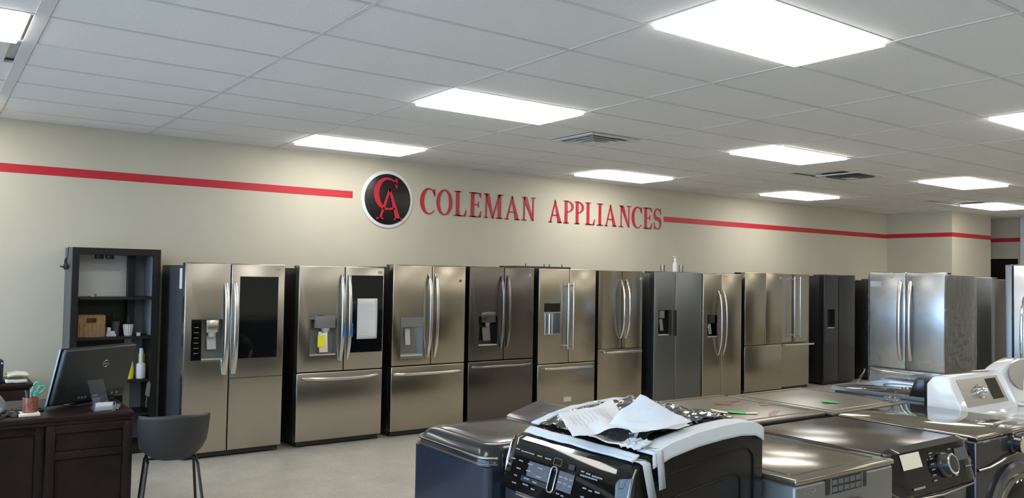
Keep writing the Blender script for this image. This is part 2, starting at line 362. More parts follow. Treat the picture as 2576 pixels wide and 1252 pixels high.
# ---------------------------------------------------------------- wall sign
TZ0, TZ1 = 2.345, 2.643
def glyph(ch, x0, x1, z0, z1, ya, yb, ts=0.044, tn=0.013, name='letter', parent=None, m='sign_red'):
    b = MB(); w = x1 - x0; h = z1 - z0; sf = tn * 0.9
    R = lambda a, c, d, e: b.box(a, c, ya, yb, d, e)
    P = lambda pts: b.prism(pts, ya, yb, 'y')
    def foot(xc, hw, z): R(xc - hw, xc + hw, z, z + sf) if z < (z0 + z1) / 2 else R(xc - hw, xc + hw, z - sf, z)
    if ch == 'O' or ch == 'C':
        a0, a1 = (0, 360) if ch == 'O' else (38, 318)
        cxx = (x0 + x1) / 2 if ch == 'O' else x0 + w * 0.56; rx = w / 2 if ch == 'O' else w * 0.56
        A = arc(cxx, (z0 + z1) / 2, rx, h / 2 + 0.004, a0, a1, 40)
        C = arc(cxx + (0 if ch == 'O' else ts * 0.18), (z0 + z1) / 2, rx - ts * 0.95, h / 2 - tn, a0, a1, 40)
        if ch == 'C':
            C = [(A[i][0] + (c[0] - A[i][0]) * min(1, 0.35 + i / 14, 0.35 + (40 - i) / 10), A[i][1] + (c[1] - A[i][1]) * min(1, 0.5 + i / 14, 0.3 + (40 - i) / 12)) for i, c in enumerate(C)]
        b.strip(A, C, ya, yb, ch == 'O')
        if ch == 'C': P([(x1 - tn * 1.1, z1 - 0.002), (x1 - tn * 0.1, z1 - 0.002), (x1, z0 + h * 0.70), (x1 - tn * 0.7, z0 + h * 0.70), (x1 - w * 0.14, z1 - h * 0.12)])
    elif ch == 'I':
        c = (x0 + x1) / 2; R(c - ts / 2, c + ts / 2, z0, z1); foot(c, w / 2, z0); foot(c, w / 2, z1)
    elif ch == 'L' or ch == 'E':
        sx = x0 + w * 0.16; R(sx, sx + ts, z0, z1); foot(sx + ts / 2, w * 0.16 + ts / 2, z1); foot(sx + ts / 2, w * 0.16 + ts / 2, z0)
        R(sx, x1 - w * 0.06, z0, z0 + tn); P([(x1 - w * 0.22, z0 + tn * 0.8), (x1 - w * 0.06, z0), (x1, z0 + h * 0.26), (x1 - tn * 0.5, z0 + h * 0.26)])
        if ch == 'E':
            R(sx, x1 - w * 0.06, z1 - tn, z1); P([(x1 - w * 0.22, z1 - tn * 0.8), (x1 - w * 0.06, z1), (x1 - w * 0.03, z1 - h * 0.2), (x1 - w * 0.03 - tn * 0.5, z1 - h * 0.2)])
            R(sx + ts, x1 - w * 0.25, z0 + h * 0.49, z0 + h * 0.49 + tn); R(x1 - w * 0.27, x1 - w * 0.27 + tn * 0.7, z0 + h * 0.40, z0 + h * 0.64)
    elif ch == 'P':
        sx = x0 + w * 0.14; R(sx, sx + ts, z0, z1); foot(sx + ts / 2, w * 0.14 + ts / 2, z0); foot(sx + ts / 2 - w * 0.06, w * 0.08 + ts / 2, z1)
        zc = z1 - h * 0.26; rx = x1 - sx - ts * 0.8
        A = [(sx + ts * 0.6, z1)] + arc(sx + ts * 0.8, zc, rx, h * 0.26, 90, -90, 20) + [(sx + ts * 0.6, zc - h * 0.26)]
        C = [(sx + ts * 0.6, z1 - tn)] + arc(sx + ts * 0.8, zc, rx - ts * 0.85, h * 0.26 - tn, 90, -90, 20) + [(sx + ts * 0.6, zc - h * 0.26 + tn)]
        b.strip(A, C, ya, yb)
    elif ch == 'A':
        ax = x0 + w * 0.50; f0, f1 = x0 + w * 0.12, x1 - w * 0.14
        P([(f0, z0), (f0 + tn * 1.3, z0), (ax + tn, z1 - h * 0.1), (ax, z1)])
        P([(f1 - ts * 0.62, z0), (f1 + ts * 0.62, z0), (ax + tn * 0.3, z1), (ax - tn * 0.6, z1 - h * 0.04)])
        R(x0 + w * 0.26, x1 - w * 0.28, z0 + h * 0.30, z0 + h * 0.30 + tn); foot(f0 + tn * 0.6, w * 0.13, z0); foot(f1, w * 0.17, z0)
    elif ch == 'N':
        l, r = x0 + w * 0.17, x1 - w * 0.17
        R(l, l + tn * 1.2, z0, z1 - h * 0.02); R(r - tn * 1.2, r, z0, z1)
        P([(l - w * 0.06, z1), (l + ts * 1.15, z1), (r, z0), (r - tn, z0 - h * 0.01), (r - ts * 0.45, z0)])
        foot(l + tn * 0.5, w * 0.16, z0); foot(r - tn * 0.5, w * 0.16, z1); foot(l, w * 0.13, z1)
    elif ch == 'M':
        l, r = x0 + w * 0.12, x1 - w * 0.10; c = x0 + w * 0.47
        R(l, l + tn * 1.2, z0, z1); R(r - ts, r, z0, z1)
        P([(l - w * 0.03, z1), (l + ts * 1.05, z1), (c + tn * 1.2, z0), (c - tn * 0.6, z0)])
        P([(c - tn * 0.4, z0), (c + tn * 0.8, z0), (r - ts * 0.4, z1), (r - ts * 0.4 - tn * 1.4, z1)])
        foot(l + tn * 0.5, w * 0.11, z0); foot(r - ts / 2, w * 0.17, z0); foot(l, w * 0.10, z1); foot(r - ts / 2 + w * 0.03, w * 0.15, z1)
    elif ch == 'S':
        pts = arc(x0 + w * 0.48, z1 - h * 0.26, w * 0.40, h * 0.25, 35, 240, 18) + arc(x0 + w * 0.50, z0 + h * 0.27, w * 0.42, h * 0.255, 62, -148, 18)
        A, C = [], []; n = len(pts)
        for i, p in enumerate(pts):
            q0, q1 = pts[max(0, i - 1)], pts[min(n - 1, i + 1)]; dx, dz = q1[0] - q0[0], q1[1] - q0[1]; L = math.hypot(dx, dz) or 1
            t = i / (n - 1); th = (0.25 + 0.75 * math.exp(-((t - 0.5) / 0.17) ** 2)) * ts * 0.62
            A.append((p[0] - dz / L * th, p[1] + dx / L * th)); C.append((p[0] + dz / L * th, p[1] - dx / L * th))
        b.strip(A, C, ya, yb)
        P([(x1 - w * 0.16, z1 - h * 0.02), (x1 - w * 0.08, z1), (x1 - w * 0.05, z1 - h * 0.30), (x1 - w * 0.10, z1 - h * 0.30)])
        P([(x0, z0 + h * 0.32), (x0 + w * 0.06, z0 + h * 0.32), (x0 + w * 0.14, z0 + h * 0.02), (x0 + w * 0.02, z0)])
    return b.build(name, m, parent, smooth=False)
sign = thing('wall_lettering', 'red serif lettering spelling COLEMAN APPLIANCES on the back wall', 'sign', (0, YW, 0))
for ch, a, c in [('C', 4.632, 4.83), ('O', 4.852, 5.067), ('L', 5.092, 5.27), ('E', 5.306, 5.485), ('M', 5.514, 5.806), ('A', 5.832, 6.058), ('N', 6.089, 6.326), ('A', 6.528, 6.745),
                 ('P', 6.779, 6.954), ('P', 6.971, 7.133), ('L', 7.157, 7.33), ('I', 7.366, 7.475), ('A', 7.499, 7.721), ('N', 7.766, 8.012), ('C', 8.017, 8.212), ('E', 8.241, 8.419), ('S', 8.46, 8.603)]:
    glyph(ch, a, c, TZ0, TZ1, -0.010, -0.001, parent=sign)
logo = thing('logo_disc', 'round black logo disc with white rim and red monogram CA', 'sign', (4.212, YW, 2.478))
MB().lathe([(0.322, 0.001), (0.322, 0.010), (0.318, 0.012), (0.27, 0.012)], n=64, axis='y').build('rim', 'sign_white', logo)
MB().lathe([(0.285, 0.012), (0.285, 0.018), (0.283, 0.019)], n=64, axis='y').build('disc', 'sign_black', logo)
glyph('C', -0.178, 0.112, -0.118, 0.240, -0.026, -0.0192, ts=0.056, tn=0.022, name='monogram_letter', parent=logo)
glyph('A', -0.155, 0.172, -0.228, 0.142, -0.032, -0.026, ts=0.052, tn=0.020, name='monogram_letter', parent=logo)

# ---------------------------------------------------------------- refrigerators (local frame: x across, front at y = 0 facing -y)
def door_piece(name, m, parent, x0, x1, z0, z1, t=0.085, hole=None, bev=0.010, bulge=0.0):
    b = MB()
    if bulge:
        n = 10; pts = [(x0 + (x1 - x0) * i / n, 0.012 - bulge * (1 - (2 * i / n - 1) ** 2) if 0 < i < n else 0.022) for i in range(n + 1)]
        b.prism(pts + [(x1, t), (x0, t)], z0, z1, 'z')
    elif not hole:
        b.box(x0, x1, 0, t, z0, z1, bev, 3)
    else:
        a, c, d, e = hole
        o = [(x0, z0), (x1, z0), (x1, z1), (x0, z1)]; h = [(a, d), (c, d), (c, e), (a, e)]
        v = b.poly([(p[0], 0, p[1]) for p in o] + [(p[0], 0, p[1]) for p in h] + [(p[0], t, p[1]) for p in o] + [(p[0], 0.012, p[1]) for p in h],
               [(k, (k + 1) % 4, 4 + (k + 1) % 4, 4 + k) for k in range(4)] + [(k, 8 + k, 8 + (k + 1) % 4, (k + 1) % 4) for k in range(4)] + [(11, 10, 9, 8)] +
               [(4 + k, 4 + (k + 1) % 4, 12 + (k + 1) % 4, 12 + k) for k in range(4)])
        b.bm.normal_update()
        vs = set(v[:4]); es = [q for q in b.bm.edges if q.verts[0] in vs and q.verts[1] in vs]
        bmesh.ops.bevel(b.bm, geom=es, offset=bev, segments=3, affect='EDGES', profile=0.5)
    return b.build(name, m, parent)
def recess(parent, hole, m_in='grey_plastic', depth=0.07, m_back=None):
    a, c, d, e = hole; b = MB()
    q = [(a, d), (c, d), (c, e), (a, e)]
    b.poly([(p[0], 0.012, p[1]) for p in q] + [(p[0], depth, p[1]) for p in q], [(k, (k + 1) % 4, 4 + (k + 1) % 4, 4 + k) for k in range(4)] + [(4, 5, 6, 7)])
    return b.build('dispenser_recess', m_in, parent, smooth=False)
def bow(parent, xc, z0, z1, m='satin', proud=0.055, wd=0.016, th=0.009, x2=None, name='handle', label=None):
    n = 14; pts = []
    for i in range(n + 1):
        t = i / n; s = 1 - (2 * t - 1) ** 4 if i not in (0, n) else 0
        s2 = 1 - (2 * t - 1) ** 2
        pts.append((xc, -0.006 - proud * (0.6 * s + 0.4 * s2), z0 + (z1 - z0) * t))
    pts = [(xc, 0.004, z0)] + pts + [(xc, 0.004, z1)]
    return MB().tube(pts, (th, wd), 10, flat=(1, 0, 0)).build(name, m, parent, label=label)
def bar(parent, xc, z0, z1, m='chrome', r=0.011, proud=0.055):
    b = MB(); b.tube([(xc, -proud, z0), (xc, -proud, z1)], r, 12)
    for z in (z0 + 0.035, z1 - 0.035): b.tube([(xc, 0.004, z), (xc, -proud, z)], r * 0.85, 10)
    return b.build('handle', m, parent)
def hbow(parent, x0, x1, z, m='satin', proud=0.05, wd=0.014, th=0.009, sag=0.0):
    n = 14; pts = []
    for i in range(n + 1):
        t = i / n; s = 1 - (2 * t - 1) ** 4 if i not in (0, n) else 0
        pts.append((x0 + (x1 - x0) * t, -0.006 - proud * s, z - sag * (1 - (2 * t - 1) ** 2)))
    pts = [(x0, 0.004, z)] + pts + [(x1, 0.004, z)]
    return MB().tube(pts, (th, wd), 10, flat=(0, 0, 1)).build('handle', m, parent)
def hbar(parent, x0, x1, z, m='chrome', r=0.012, proud=0.055):
    b = MB(); b.box(x0, x1, -proud - r, -proud + r, z - r, z + r, 0.004)
    for x in (x0 + 0.03, x1 - 0.03): b.box(x - 0.012, x + 0.012, -proud, 0.004, z - r * 0.8, z + r * 0.8)
    return b.build('handle', m, parent)
def fridge(label, x0, yf, w, ztop, skin, kind, split, dz=None, hole=None, side='dark_grey_side', depth=0.86, rz=0.0, bulge=0.0, y0=None, gap=0.003, rmat='grey_plastic', skin2=None, hinge=True):
    t = thing('refrigerator', label, 'refrigerator', (x0, yf, 0) if y0 is None else (x0, y0, 0), rz, 'refrigerators on display')
    zb = 0.055
    B('body', side, t, 0.004, w - 0.004, 0.092, depth, 0.03, ztop - 0.022, 0.006)
    B('toe_grille', 'black_plastic', t, 0.02, w - 0.02, 0.04, 0.12, 0.012, zb - 0.003)
    for fx in (0.06, w - 0.06):
        for fy in (0.13, depth - 0.08): MB().lathe([(0.022, 0.0), (0.022, 0.032)], (fx, fy, 0), 12).build('foot', 'black_plastic', t)
    if hinge:
        for hx in (0.03, w - 0.11): B('hinge_cover', 'dark_grey_side', t, hx, hx + 0.08, 0.02, 0.22, ztop - 0.021, ztop + 0.002, 0.006)
    P = {}
    d0 = zb if kind == 'sbs' else dz + gap
    P['L'] = door_piece('door', skin, t, 0, split - gap, d0, ztop, hole=hole, bulge=bulge)
    P['R'] = door_piece('door', skin2 or skin, t, split + gap, w, d0, ztop, bulge=bulge)
    if kind == 'french':
        P['D'] = door_piece('drawer', skin, t, 0, w, zb, dz - gap, bulge=bulge)
    if hole: P['rec'] = recess(P['L'], hole, rmat)
    P['t'] = t
    return P
def spout(P, x0, x1, z0, z1, m='grey_plastic', y=0.0): return B('dispenser_head', m, P['L'], x0, x1, y, 0.069, z0, z1, 0.006)
def paddle(P, x0, x1, z0, z1, m='light_plastic'): return MB().prism([(0.05, z1), (0.066, z1), (0.04, z0), (0.026, z0)], x0, x1, 'x', 0.002, 1).build('dispenser_paddle', m, P['L'])
def tray(P, x0, x1, z0): return B('drip_tray', 'light_plastic', P['L'], x0, x1, 0.002, 0.068, z0, z0 + 0.012)

# 1 side-by-side, glass panel in the right door
P = fridge('stainless side-by-side refrigerator with black glass panel, behind the desk chair', 1.84, 7.33, 0.885, 1.71, 'steel', 'sbs', 0.392, hole=(0.150, 0.335, 0.86, 1.215))
L = P['L']
B('control_panel', 'black_gloss', L, 0.060, 0.148, -0.002, 0.006, 0.86, 1.217, 0.002, 1)
m = MB()
for k in range(6): m.box(0.085, 0.122, -0.003, -0.0018, 0.92 + k * 0.045, 0.925 + k * 0.045)
lo = m.build('legend', 'legend', L); lo['kind'] = 'stuff'
spout(P, 0.19, 0.30, 1.10, 1.213, 'satin', 0.01); MB().lathe([(0.032, 1.06), (0.036, 1.10)], (0.245, 0.035, 0), 16).build('dispenser_spout', 'light_plastic', L)
paddle(P, 0.205, 0.285, 0.95, 1.07); tray(P, 0.152, 0.333, 0.861); B('dispenser_trim', 'satin', L, 0.148, 0.337, -0.003, 0.001, 0.845, 0.859)
B('glass_panel', 'black_glass', P['R'], 0.470, 0.822, -0.003, 0.004, 0.862, 1.596, 0.002, 1)
B('door_groove', 'satin_dark', P['R'], 0.400, 0.883, -0.0015, 0.003, 0.686, 0.694)
B('badge', 'satin', P['R'], 0.80, 0.835, -0.002, 0.002, 1.655, 1.672)
bow(L, 0.352, 0.73, 1.535, wd=0.020); bow(P['R'], 0.432, 0.733, 1.542, wd=0.020)
B('energy_label', 'paper', P['t'], 0.001, 0.0045, 0.12, 0.20, 1.48, 1.66)
# 2 french door
P = fridge('stainless french-door refrigerator with a white sheet taped on its black glass panel', 2.86, 7.33, 0.885, 1.704, 'steel', 'french', 0.465, 0.70, hole=(0.118, 0.385, 0.855, 1.20), rmat='grey_plastic', side='black_side')
L = P['L']
B('dispenser_head', 'grey_plastic', L, 0.165, 0.372, -0.012, 0.069, 1.115, 1.235, 0.008)
B('tape', 'red_mark', L, 0.185, 0.25, -0.014, 0.02, 1.232, 1.238); B('dispenser_trim', 'grey_plastic', L, 0.118, 0.165, -0.002, 0.02, 1.198, 1.212)
MB().lathe([(0.030, 1.075), (0.045, 1.115)], (0.285, 0.03, 0), 16).build('dispenser_spout', 'light_plastic', L)
paddle(P, 0.225, 0.315, 0.88, 1.08, 'satin'); tray(P, 0.12, 0.383, 0.856)
B('hang_tag', 'yellow', L, 0.20, 0.278, 0.006, 0.009, 0.935, 1.045); B('tag_strip', 'paper', L, 0.205, 0.235, 0.005, 0.008, 1.045, 1.08)
B('glass_panel', 'black_glass', P['R'], 0.530, 0.872, -0.003, 0.004, 0.87, 1.622, 0.002, 1)
pp = MB().grid(lambda u, v: (0.595 + 0.215 * u, -0.006 - 0.004 * math.sin(v * 3) * u, 1.0 + 0.395 * v), 6, 8).build('taped_sheet', 'paper', P['R'], thick=0.0012)
m = MB()
random.seed(3)
for k in range(14): m.box(0.61, 0.66 + 0.13 * random.random(), -0.0125, -0.0118, 1.04 + k * 0.023, 1.0425 + k * 0.023)
m.build('print', 'ink', pp)
bow(L, 0.428, 0.80, 1.62); bow(P['R'], 0.502, 0.81, 1.62); hbow(P['D'], 0.06, 0.83, 0.645, sag=0.012, wd=0.016)
for hx in (0.428, 0.502): B('tape', 'blue_tape', L if hx < 0.45 else P['R'], hx + 0.012, hx + 0.019, -0.075, -0.055, 1.03, 1.16)
B('badge', 'satin', P['R'], 0.815, 0.86, -0.002, 0.002, 1.64, 1.668)
# 3 french door
P = fridge('stainless french-door refrigerator with flush grey dispenser, third along the wall', 3.845, 7.33, 0.868, 1.737, 'steel_warm', 'french', 0.455, 0.71, hole=(0.098, 0.36, 0.805, 1.10), side='black_side', rmat='steel_bright')
L = P['L']
B('control_panel', 'grey_plastic', L, 0.098, 0.36, -0.003, 0.006, 1.104, 1.203, 0.002, 1); paddle(P, 0.17, 0.225, 0.92, 1.09); tray(P, 0.10, 0.358, 0.806)
m = MB(); m.box(0.088, 0.37, -0.004, 0.002, 0.785, 0.803); m.build('dispenser_trim', 'satin', L)
bow(L, 0.415, 0.79, 1.65, wd=0.015); bow(P['R'], 0.495, 0.79, 1.652, wd=0.015); hbow(P['D'], 0.03, 0.83, 0.63, wd=0.016)
MB().lathe([(0.014, 0), (0.014, 0.004)], (0.80, 0, 1.58), 20, 'y').build('badge', 'satin_dark', P['R'])
# 4 black stainless
P = fridge('black stainless french-door refrigerator, fourth along the wall', 4.765, 7.33, 0.872, 1.736, 'steel_black', 'french', 0.457, 0.715, hole=(0.124, 0.37, 0.88, 1.20), side='black_side', rmat='graphite_dark')
L = P['L']
B('dispenser_head', 'graphite', L, 0.155, 0.345, -0.010, 0.069, 1.13, 1.245, 0.008); MB().lathe([(0.03, 1.085), (0.042, 1.13)], (0.25, 0.03, 0), 16).build('dispenser_spout', 'satin_dark', L)
paddle(P, 0.20, 0.30, 0.93, 1.08, 'graphite'); tray(P, 0.126, 0.368, 0.881)
bow(L, 0.413, 0.85, 1.63, 'satin_dark', wd=0.014); bow(P['R'], 0.497, 0.855, 1.64, 'satin_dark', wd=0.014); hbow(P['D'], 0.04, 0.83, 0.655, 'satin_dark')
B('badge', 'satin', P['R'], 0.79, 0.82, -0.002, 0.002, 1.64, 1.67)
# 5 bar handles
P = fridge('stainless french-door refrigerator with straight bar handles and dispenser, fifth along the wall', 5.707, 7.33, 0.868, 1.732, 'steel_warm', 'french', 0.455, 0.637, hole=(0.079, 0.315, 0.975, 1.22), side='black_side', rmat='chrome')
L = P['L']
B('display', 'black_gloss', L, 0.078, 0.315, -0.003, 0.006, 1.235, 1.335, 0.002, 1); B('dispenser_trim', 'satin', L, 0.075, 0.319, -0.003, 0.001, 1.221, 1.233)
m = MB(); m.lathe([(0.035, 0.98), (0.035, 1.21)], (0.20, 0.045, 0), 20); m.build('dispenser_paddle', 'chrome', L)
bar(L, 0.395, 0.80, 1.57); bar(P['R'], 0.475, 0.80, 1.575); hbar(P['D'], 0.09, 0.79, 0.585, 'satin')
B('badge', 'chrome', P['D'], 0.385, 0.50, -0.003, 0.002, 0.19, 0.243)
# 6 contoured doors
P = fridge('warm stainless french-door refrigerator with bowed doors and curved handles, sixth along the wall', 6.645, 7.34, 0.745, 1.726, 'steel_warm', 'french', 0.395, 0.772, bulge=0.022, side='black_side')
bow(P['L'], 0.345, 0.90, 1.615, 'chrome', wd=0.011, proud=0.075); bow(P['R'], 0.435, 0.90, 1.615, 'chrome', wd=0.011, proud=0.075); hbar(P['D'], 0.06, 0.66, 0.735, 'satin', proud=0.06)
B('badge', 'satin', P['R'], 0.685, 0.715, -0.006, 0.01, 1.62, 1.65)
# 7 slate side-by-side
P = fridge('slate grey side-by-side refrigerator with pocket handle, glasses stand on it', 7.575, 7.33, 0.90, 1.732, 'steel_slate', 'sbs', 0.390, hole=(0.075, 0.27, 0.91, 1.235), side='steel_slate', rmat='graphite_dark')
L = P['L']
spout(P, 0.12, 0.21, 1.13, 1.23, 'grey_plastic', 0.02); paddle(P, 0.14, 0.20, 0.97, 1.12, 'grey_plastic'); tray(P, 0.077, 0.268, 0.912)
B('control_strip', 'black_plastic', L, 0.274, 0.318, -0.002, 0.004, 0.91, 1.235); B('pocket_handle', 'black_plastic', L, 0.352, 0.386, -0.002, 0.03, 0.90, 1.232)
B('pocket_handle', 'black_plastic', P['R'], 0.394, 0.412, -0.002, 0.03, 0.90, 1.232)
# 8 side-by-side with bow handles
P = fridge('stainless side-by-side refrigerator with black dispenser and long curved handles', 8.482, 7.31, 0.80, 1.716, 'steel_warm', 'sbs', 0.372, hole=(0.088, 0.285, 0.86, 1.16), side='black_side', rmat='black_gloss')
L = P['L']
spout(P, 0.12, 0.25, 1.05, 1.155, 'black_plastic', 0.01); paddle(P, 0.15, 0.21, 0.90, 1.04, 'chrome'); tray(P, 0.09, 0.283, 0.862)
bow(L, 0.30, 0.615, 1.485, wd=0.011, proud=0.07); bow(P['R'], 0.40, 0.62, 1.49, wd=0.011, proud=0.07)
# 9 plain french door
P = fridge('plain stainless french-door refrigerator without outside handles, ninth along the wall', 9.42, 7.36, 0.855, 1.747, 'steel_warm', 'french', 0.468, 0.71, side='black_side', depth=0.84)
B('door_mullion', 'satin_dark', P['L'], 0.445, 0.463, -0.002, 0.01, 0.72, 1.74); B('badge', 'satin', P['R'], 0.80, 0.835, -0.002, 0.002, 1.66, 1.695)
# 10 bar handles, set back
P = fridge('stainless refrigerator with long bar handles and projecting drawer handle beside the black one', 10.29, 7.46, 0.83, 1.74, 'steel_warm', 'french', 0.40, 0.715, side='black_side', bulge=0.012, depth=0.74)
bar(P['L'], 0.33, 0.79, 1.70, 'chrome', 0.011, 0.07); bar(P['R'], 0.47, 0.79, 1.70, 'chrome', 0.011, 0.07); hbar(P['D'], 0.01, 0.80, 0.685, 'satin', 0.014, 0.08)
# 11 black side-by-side
P = fridge('glossy black side-by-side refrigerator with small dispenser, left of the wrapped one', 11.55, 7.50, 0.87, 1.747, 'graphite_dark', 'sbs', 0.395, hole=(0.085, 0.29, 0.895, 1.194), side='black_side', rmat='black_plastic', depth=0.70)
tray(P, 0.087, 0.288, 0.897); B('badge', 'satin_dark', P['R'], 0.80, 0.835, -0.002, 0.002, 1.69, 1.705)
B('pocket_handle', 'black_plastic', P['R'], 0.399, 0.42, -0.002, 0.03, 0.2, 1.70)
# 12 dark one behind
P = fridge('low dark brown refrigerator half hidden behind the plastic-wrapped one', 12.85, 7.45, 0.80, 1.690, 'steel_black', 'sbs', 0.37, side='black_side', depth=0.74)
bow(P['L'], 0.33, 0.6, 1.4, 'satin_dark'); bow(P['R'], 0.41, 0.6, 1.4, 'satin_dark')
# 13 wrapped in film, facing the storefront
P = fridge('stainless french-door refrigerator wrapped in clear plastic film, standing out on the floor', 9.30, 0, 0.89, 1.765, 'steel_bright', 'french', 0.445, 0.63, side='wrapped_side', depth=0.72, rz=-PI / 2, y0=5.427)
bow(P['L'], 0.385, 0.74, 1.66, 'satin', wd=0.022, proud=0.05); bow(P['R'], 0.505, 0.74, 1.66, 'satin', wd=0.022, proud=0.05); hbow(P['D'], 0.03, 0.86, 0.585, 'satin', wd=0.022)
B('label_sheet', 'paper', P['L'], 0.01, 0.15, -0.003, 0.001, 1.59, 1.655); B('tape', 'paper_cream', P['L'], 0.25, 0.29, -0.003, 0.001, 1.69, 1.76)
def wrap(u, v):
    per = [(-0.012, -0.012), (0.902, -0.012), (0.902, 0.735), (-0.012, 0.735), (-0.012, -0.012)]
    k = min(3, int(u * 4)); f = u * 4 - k
    x = per[k][0] + (per[k + 1][0] - per[k][0]) * f; y = per[k][1] + (per[k + 1][1] - per[k][1]) * f
    z = 0.25 + 1.49 * v; am = 0.35 if k == 0 else 1.0
    n = noise.noise_vector(Vector((x * 7, y * 7 + 3, z * 5))) * 0.010 * am + noise.noise_vector(Vector((x * 26, y * 26, z * 14))) * 0.006 * am
    n += noise.noise_vector(Vector((x * 3 + z * 9, y * 3 - z * 9, 5))) * 0.006 * am
    o = {0: (0, -1), 1: (1, 0), 2: (0, 1), 3: (-1, 0)}[k]; q = abs(n.x + n.y)
    return (x + o[0] * q + n.z * 0.1, y + o[1] * q, z + n.z * 0.4)
MB().grid(wrap, 160, 90).build('plastic_wrap', 'stretch_wrap', P['t'], label='clear stretch film')
for k, (x0, z0, x1, z1) in enumerate(((-0.02, 0.60, -0.14, 0.30), (0.03, 0.58, 0.10, 0.28))):
    MB().grid(lambda u, v: (x0 + (x1 - x0) * v + 0.03 * (u - 0.5) + 0.01 * math.sin(v * 9), -0.07 - 0.05 * v + 0.01 * math.sin(v * 14 + u * 3), z0 + (z1 - z0) * v), 4, 20).build('loose_film', 'stretch_wrap', P['t'])
# 14 and 15
P = fridge('dark grey refrigerator behind the wrapped one, partly wrapped', 10.95, 0, 0.88, 1.728, 'steel_slate', 'sbs', 0.40, side='steel_black', depth=0.72, rz=-PI / 2, y0=5.63)
bow(P['L'], 0.36, 0.6, 1.4, 'satin_dark'); bow(P['R'], 0.44, 0.6, 1.4, 'satin_dark')
P = fridge('blue-tinted glossy stainless refrigerator cut by the right edge of the view', 6.83, 0, 0.85, 1.80, 'steel_slate', 'sbs', 0.055, side='black_side', depth=0.72, rz=-PI / 2, y0=2.87, skin2='steel_bright')
bow(P['R'], 0.14, 0.95, 1.55, 'chrome', wd=0.012)

# things on top of the refrigerators
tz = 1.711
for k, (x, y, r, h) in enumerate([(7.98, 7.58, 0.030, 0.11), (8.06, 7.66, 0.030, 0.115), (8.36, 7.60, 0.030, 0.115)]):
    g = MB().lathe([(r * 0.85, 0), (r, h), (r - 0.003, h), (r * 0.85 - 0.003, 0.006)], (x, y, tz), 20).build('drinking_glass', 'clear_film')
    tag(g, ['clear glass on the slate refrigerator, leftmost', 'clear glass on the slate refrigerator left of the white bottle', 'clear glass on the slate refrigerator right of the white bottle'][k], 'glass', 'glasses on the slate refrigerator')
t = thing('pump_bottle', 'small white bottle standing on the slate grey refrigerator', 'bottle', (8.22, 7.58, tz))
MB().lathe([(0.034, 0), (0.034, 0.13), (0.016, 0.16), (0.016, 0.175)], n=20).build('bottle_body', 'paper', t)
m = MB(); m.lathe([(0.019, 0.175), (0.019, 0.20), (0.008, 0.205), (0.008, 0.225)], n=16); m.box(-0.035, 0.012, -0.008, 0.008, 0.222, 0.236); m.build('pump_head', 'trim_white', t)
t = thing('flat_board', 'dark flat board lying on top of the black stainless refrigerator', 'board', (5.52, 7.72, 1.716))
B('panel', 'dark_grey_side', t, 0.14, 0.98, 0, 0.34, 0, 0.045)
for x in (0.32, 0.60, 0.68, 0.88): MB().tube([(x, 0.05, 0.045), (x, 0.05, 0.075)], 0.006, 8).build('pin', 'black_plastic', t)

# ---------------------------------------------------------------- front-loading washers and dryers (local frame: front at y = 0 facing -y)
def feet(t, w, d):
    for x in (0.06, w - 0.06):
        for y in (0.07, d - 0.07): MB().lathe([(0.022, 0), (0.022, 0.03)], (x, y, 0), 12).build('foot', 'black_plastic', t)
def round_door(t, xc, zc, r, m_ring='chrome', m_glass='black_glass', y=0.0, m_out='graphite_dark'):
    d = MB().lathe([(r, 0.0), (r, 0.018), (r - 0.012, 0.032), (r - 0.045, 0.036), (r - 0.055, 0.030)], (xc, y, zc), 56, 'y').build('door', m_out, t)
    MB().lathe([(r - 0.052, 0.030), (r - 0.056, 0.040), (r - 0.075, 0.043), (r - 0.082, 0.036)], (xc, y, zc), 56, 'y').build('door_ring', m_ring, d)
    MB().lathe([(r - 0.080, 0.034), (r - 0.10, 0.046), (r * 0.5, 0.062), (r * 0.1, 0.068)], (xc, y, zc), 48, 'y').build('door_glass', m_glass, d)
    return d
def frontload(label, loc, w, d, h, m_body, m_top, rz=0.0, rim=True, cat='washer', group='front-loading machines'):
    t = thing('front_load_washer', label, cat, loc, rz, group)
    B('body', m_body, t, 0, w, 0, d, 0.028, h - 0.022, 0.014, 3); feet(t, w, d)
    tp = MB().box(-0.002, w + 0.002, -0.004, d, h - 0.022, h, 0.008, 3).build('top_panel', m_top, t)
    if rim:
        m = MB(); pts = [(p[0], p[1], h - 0.001) for p in rrect(0.045, w - 0.045, 0.05, d - 0.05, 0.02)]
        m.tube(pts, (0.004, 0.0045), 6, closed=True); m.build('pressed_ridge', m_top, tp)
    return t, tp
# stainless topped one beside the big black washer
t, tp = frontload('silver-topped front-load washer with narrow button strip, directly right of the paper-covered washer', (2.50, 1.73, 0), 0.64, 0.68, 0.95, 'slate_front', 'silver_top')
cp = B('control_panel', 'black_plastic', t, 0.178, 0.442, -0.004, 0.004, 0.872, 0.932, 0.002, 1)
for r in range(2):
    for c in range(5): B('button', 'panel_display', cp, 0.212 + c * 0.038, 0.243 + c * 0.038, -0.007, -0.003, 0.879 + r * 0.026, 0.897 + r * 0.026)
for x in (0.203, 0.405): B('divider', 'satin', cp, x, x + 0.003, -0.006, -0.003, 0.874, 0.930)
m = MB(); m.tube([(0.045 + 0.012 * k, -0.001, 0.897 + 0.008 * math.sin(k * 2.4)) for k in range(7)], 0.0012, 6); m.tube([(0.09 + 0.028 * math.cos(a * 0.5), -0.001, 0.90 + 0.012 * math.sin(a * 0.5)) for a in range(0, 11)], 0.0012, 6)
m.build('emblem', 'legend', t)
round_door(t, 0.33, 0.59, 0.255, 'chrome')
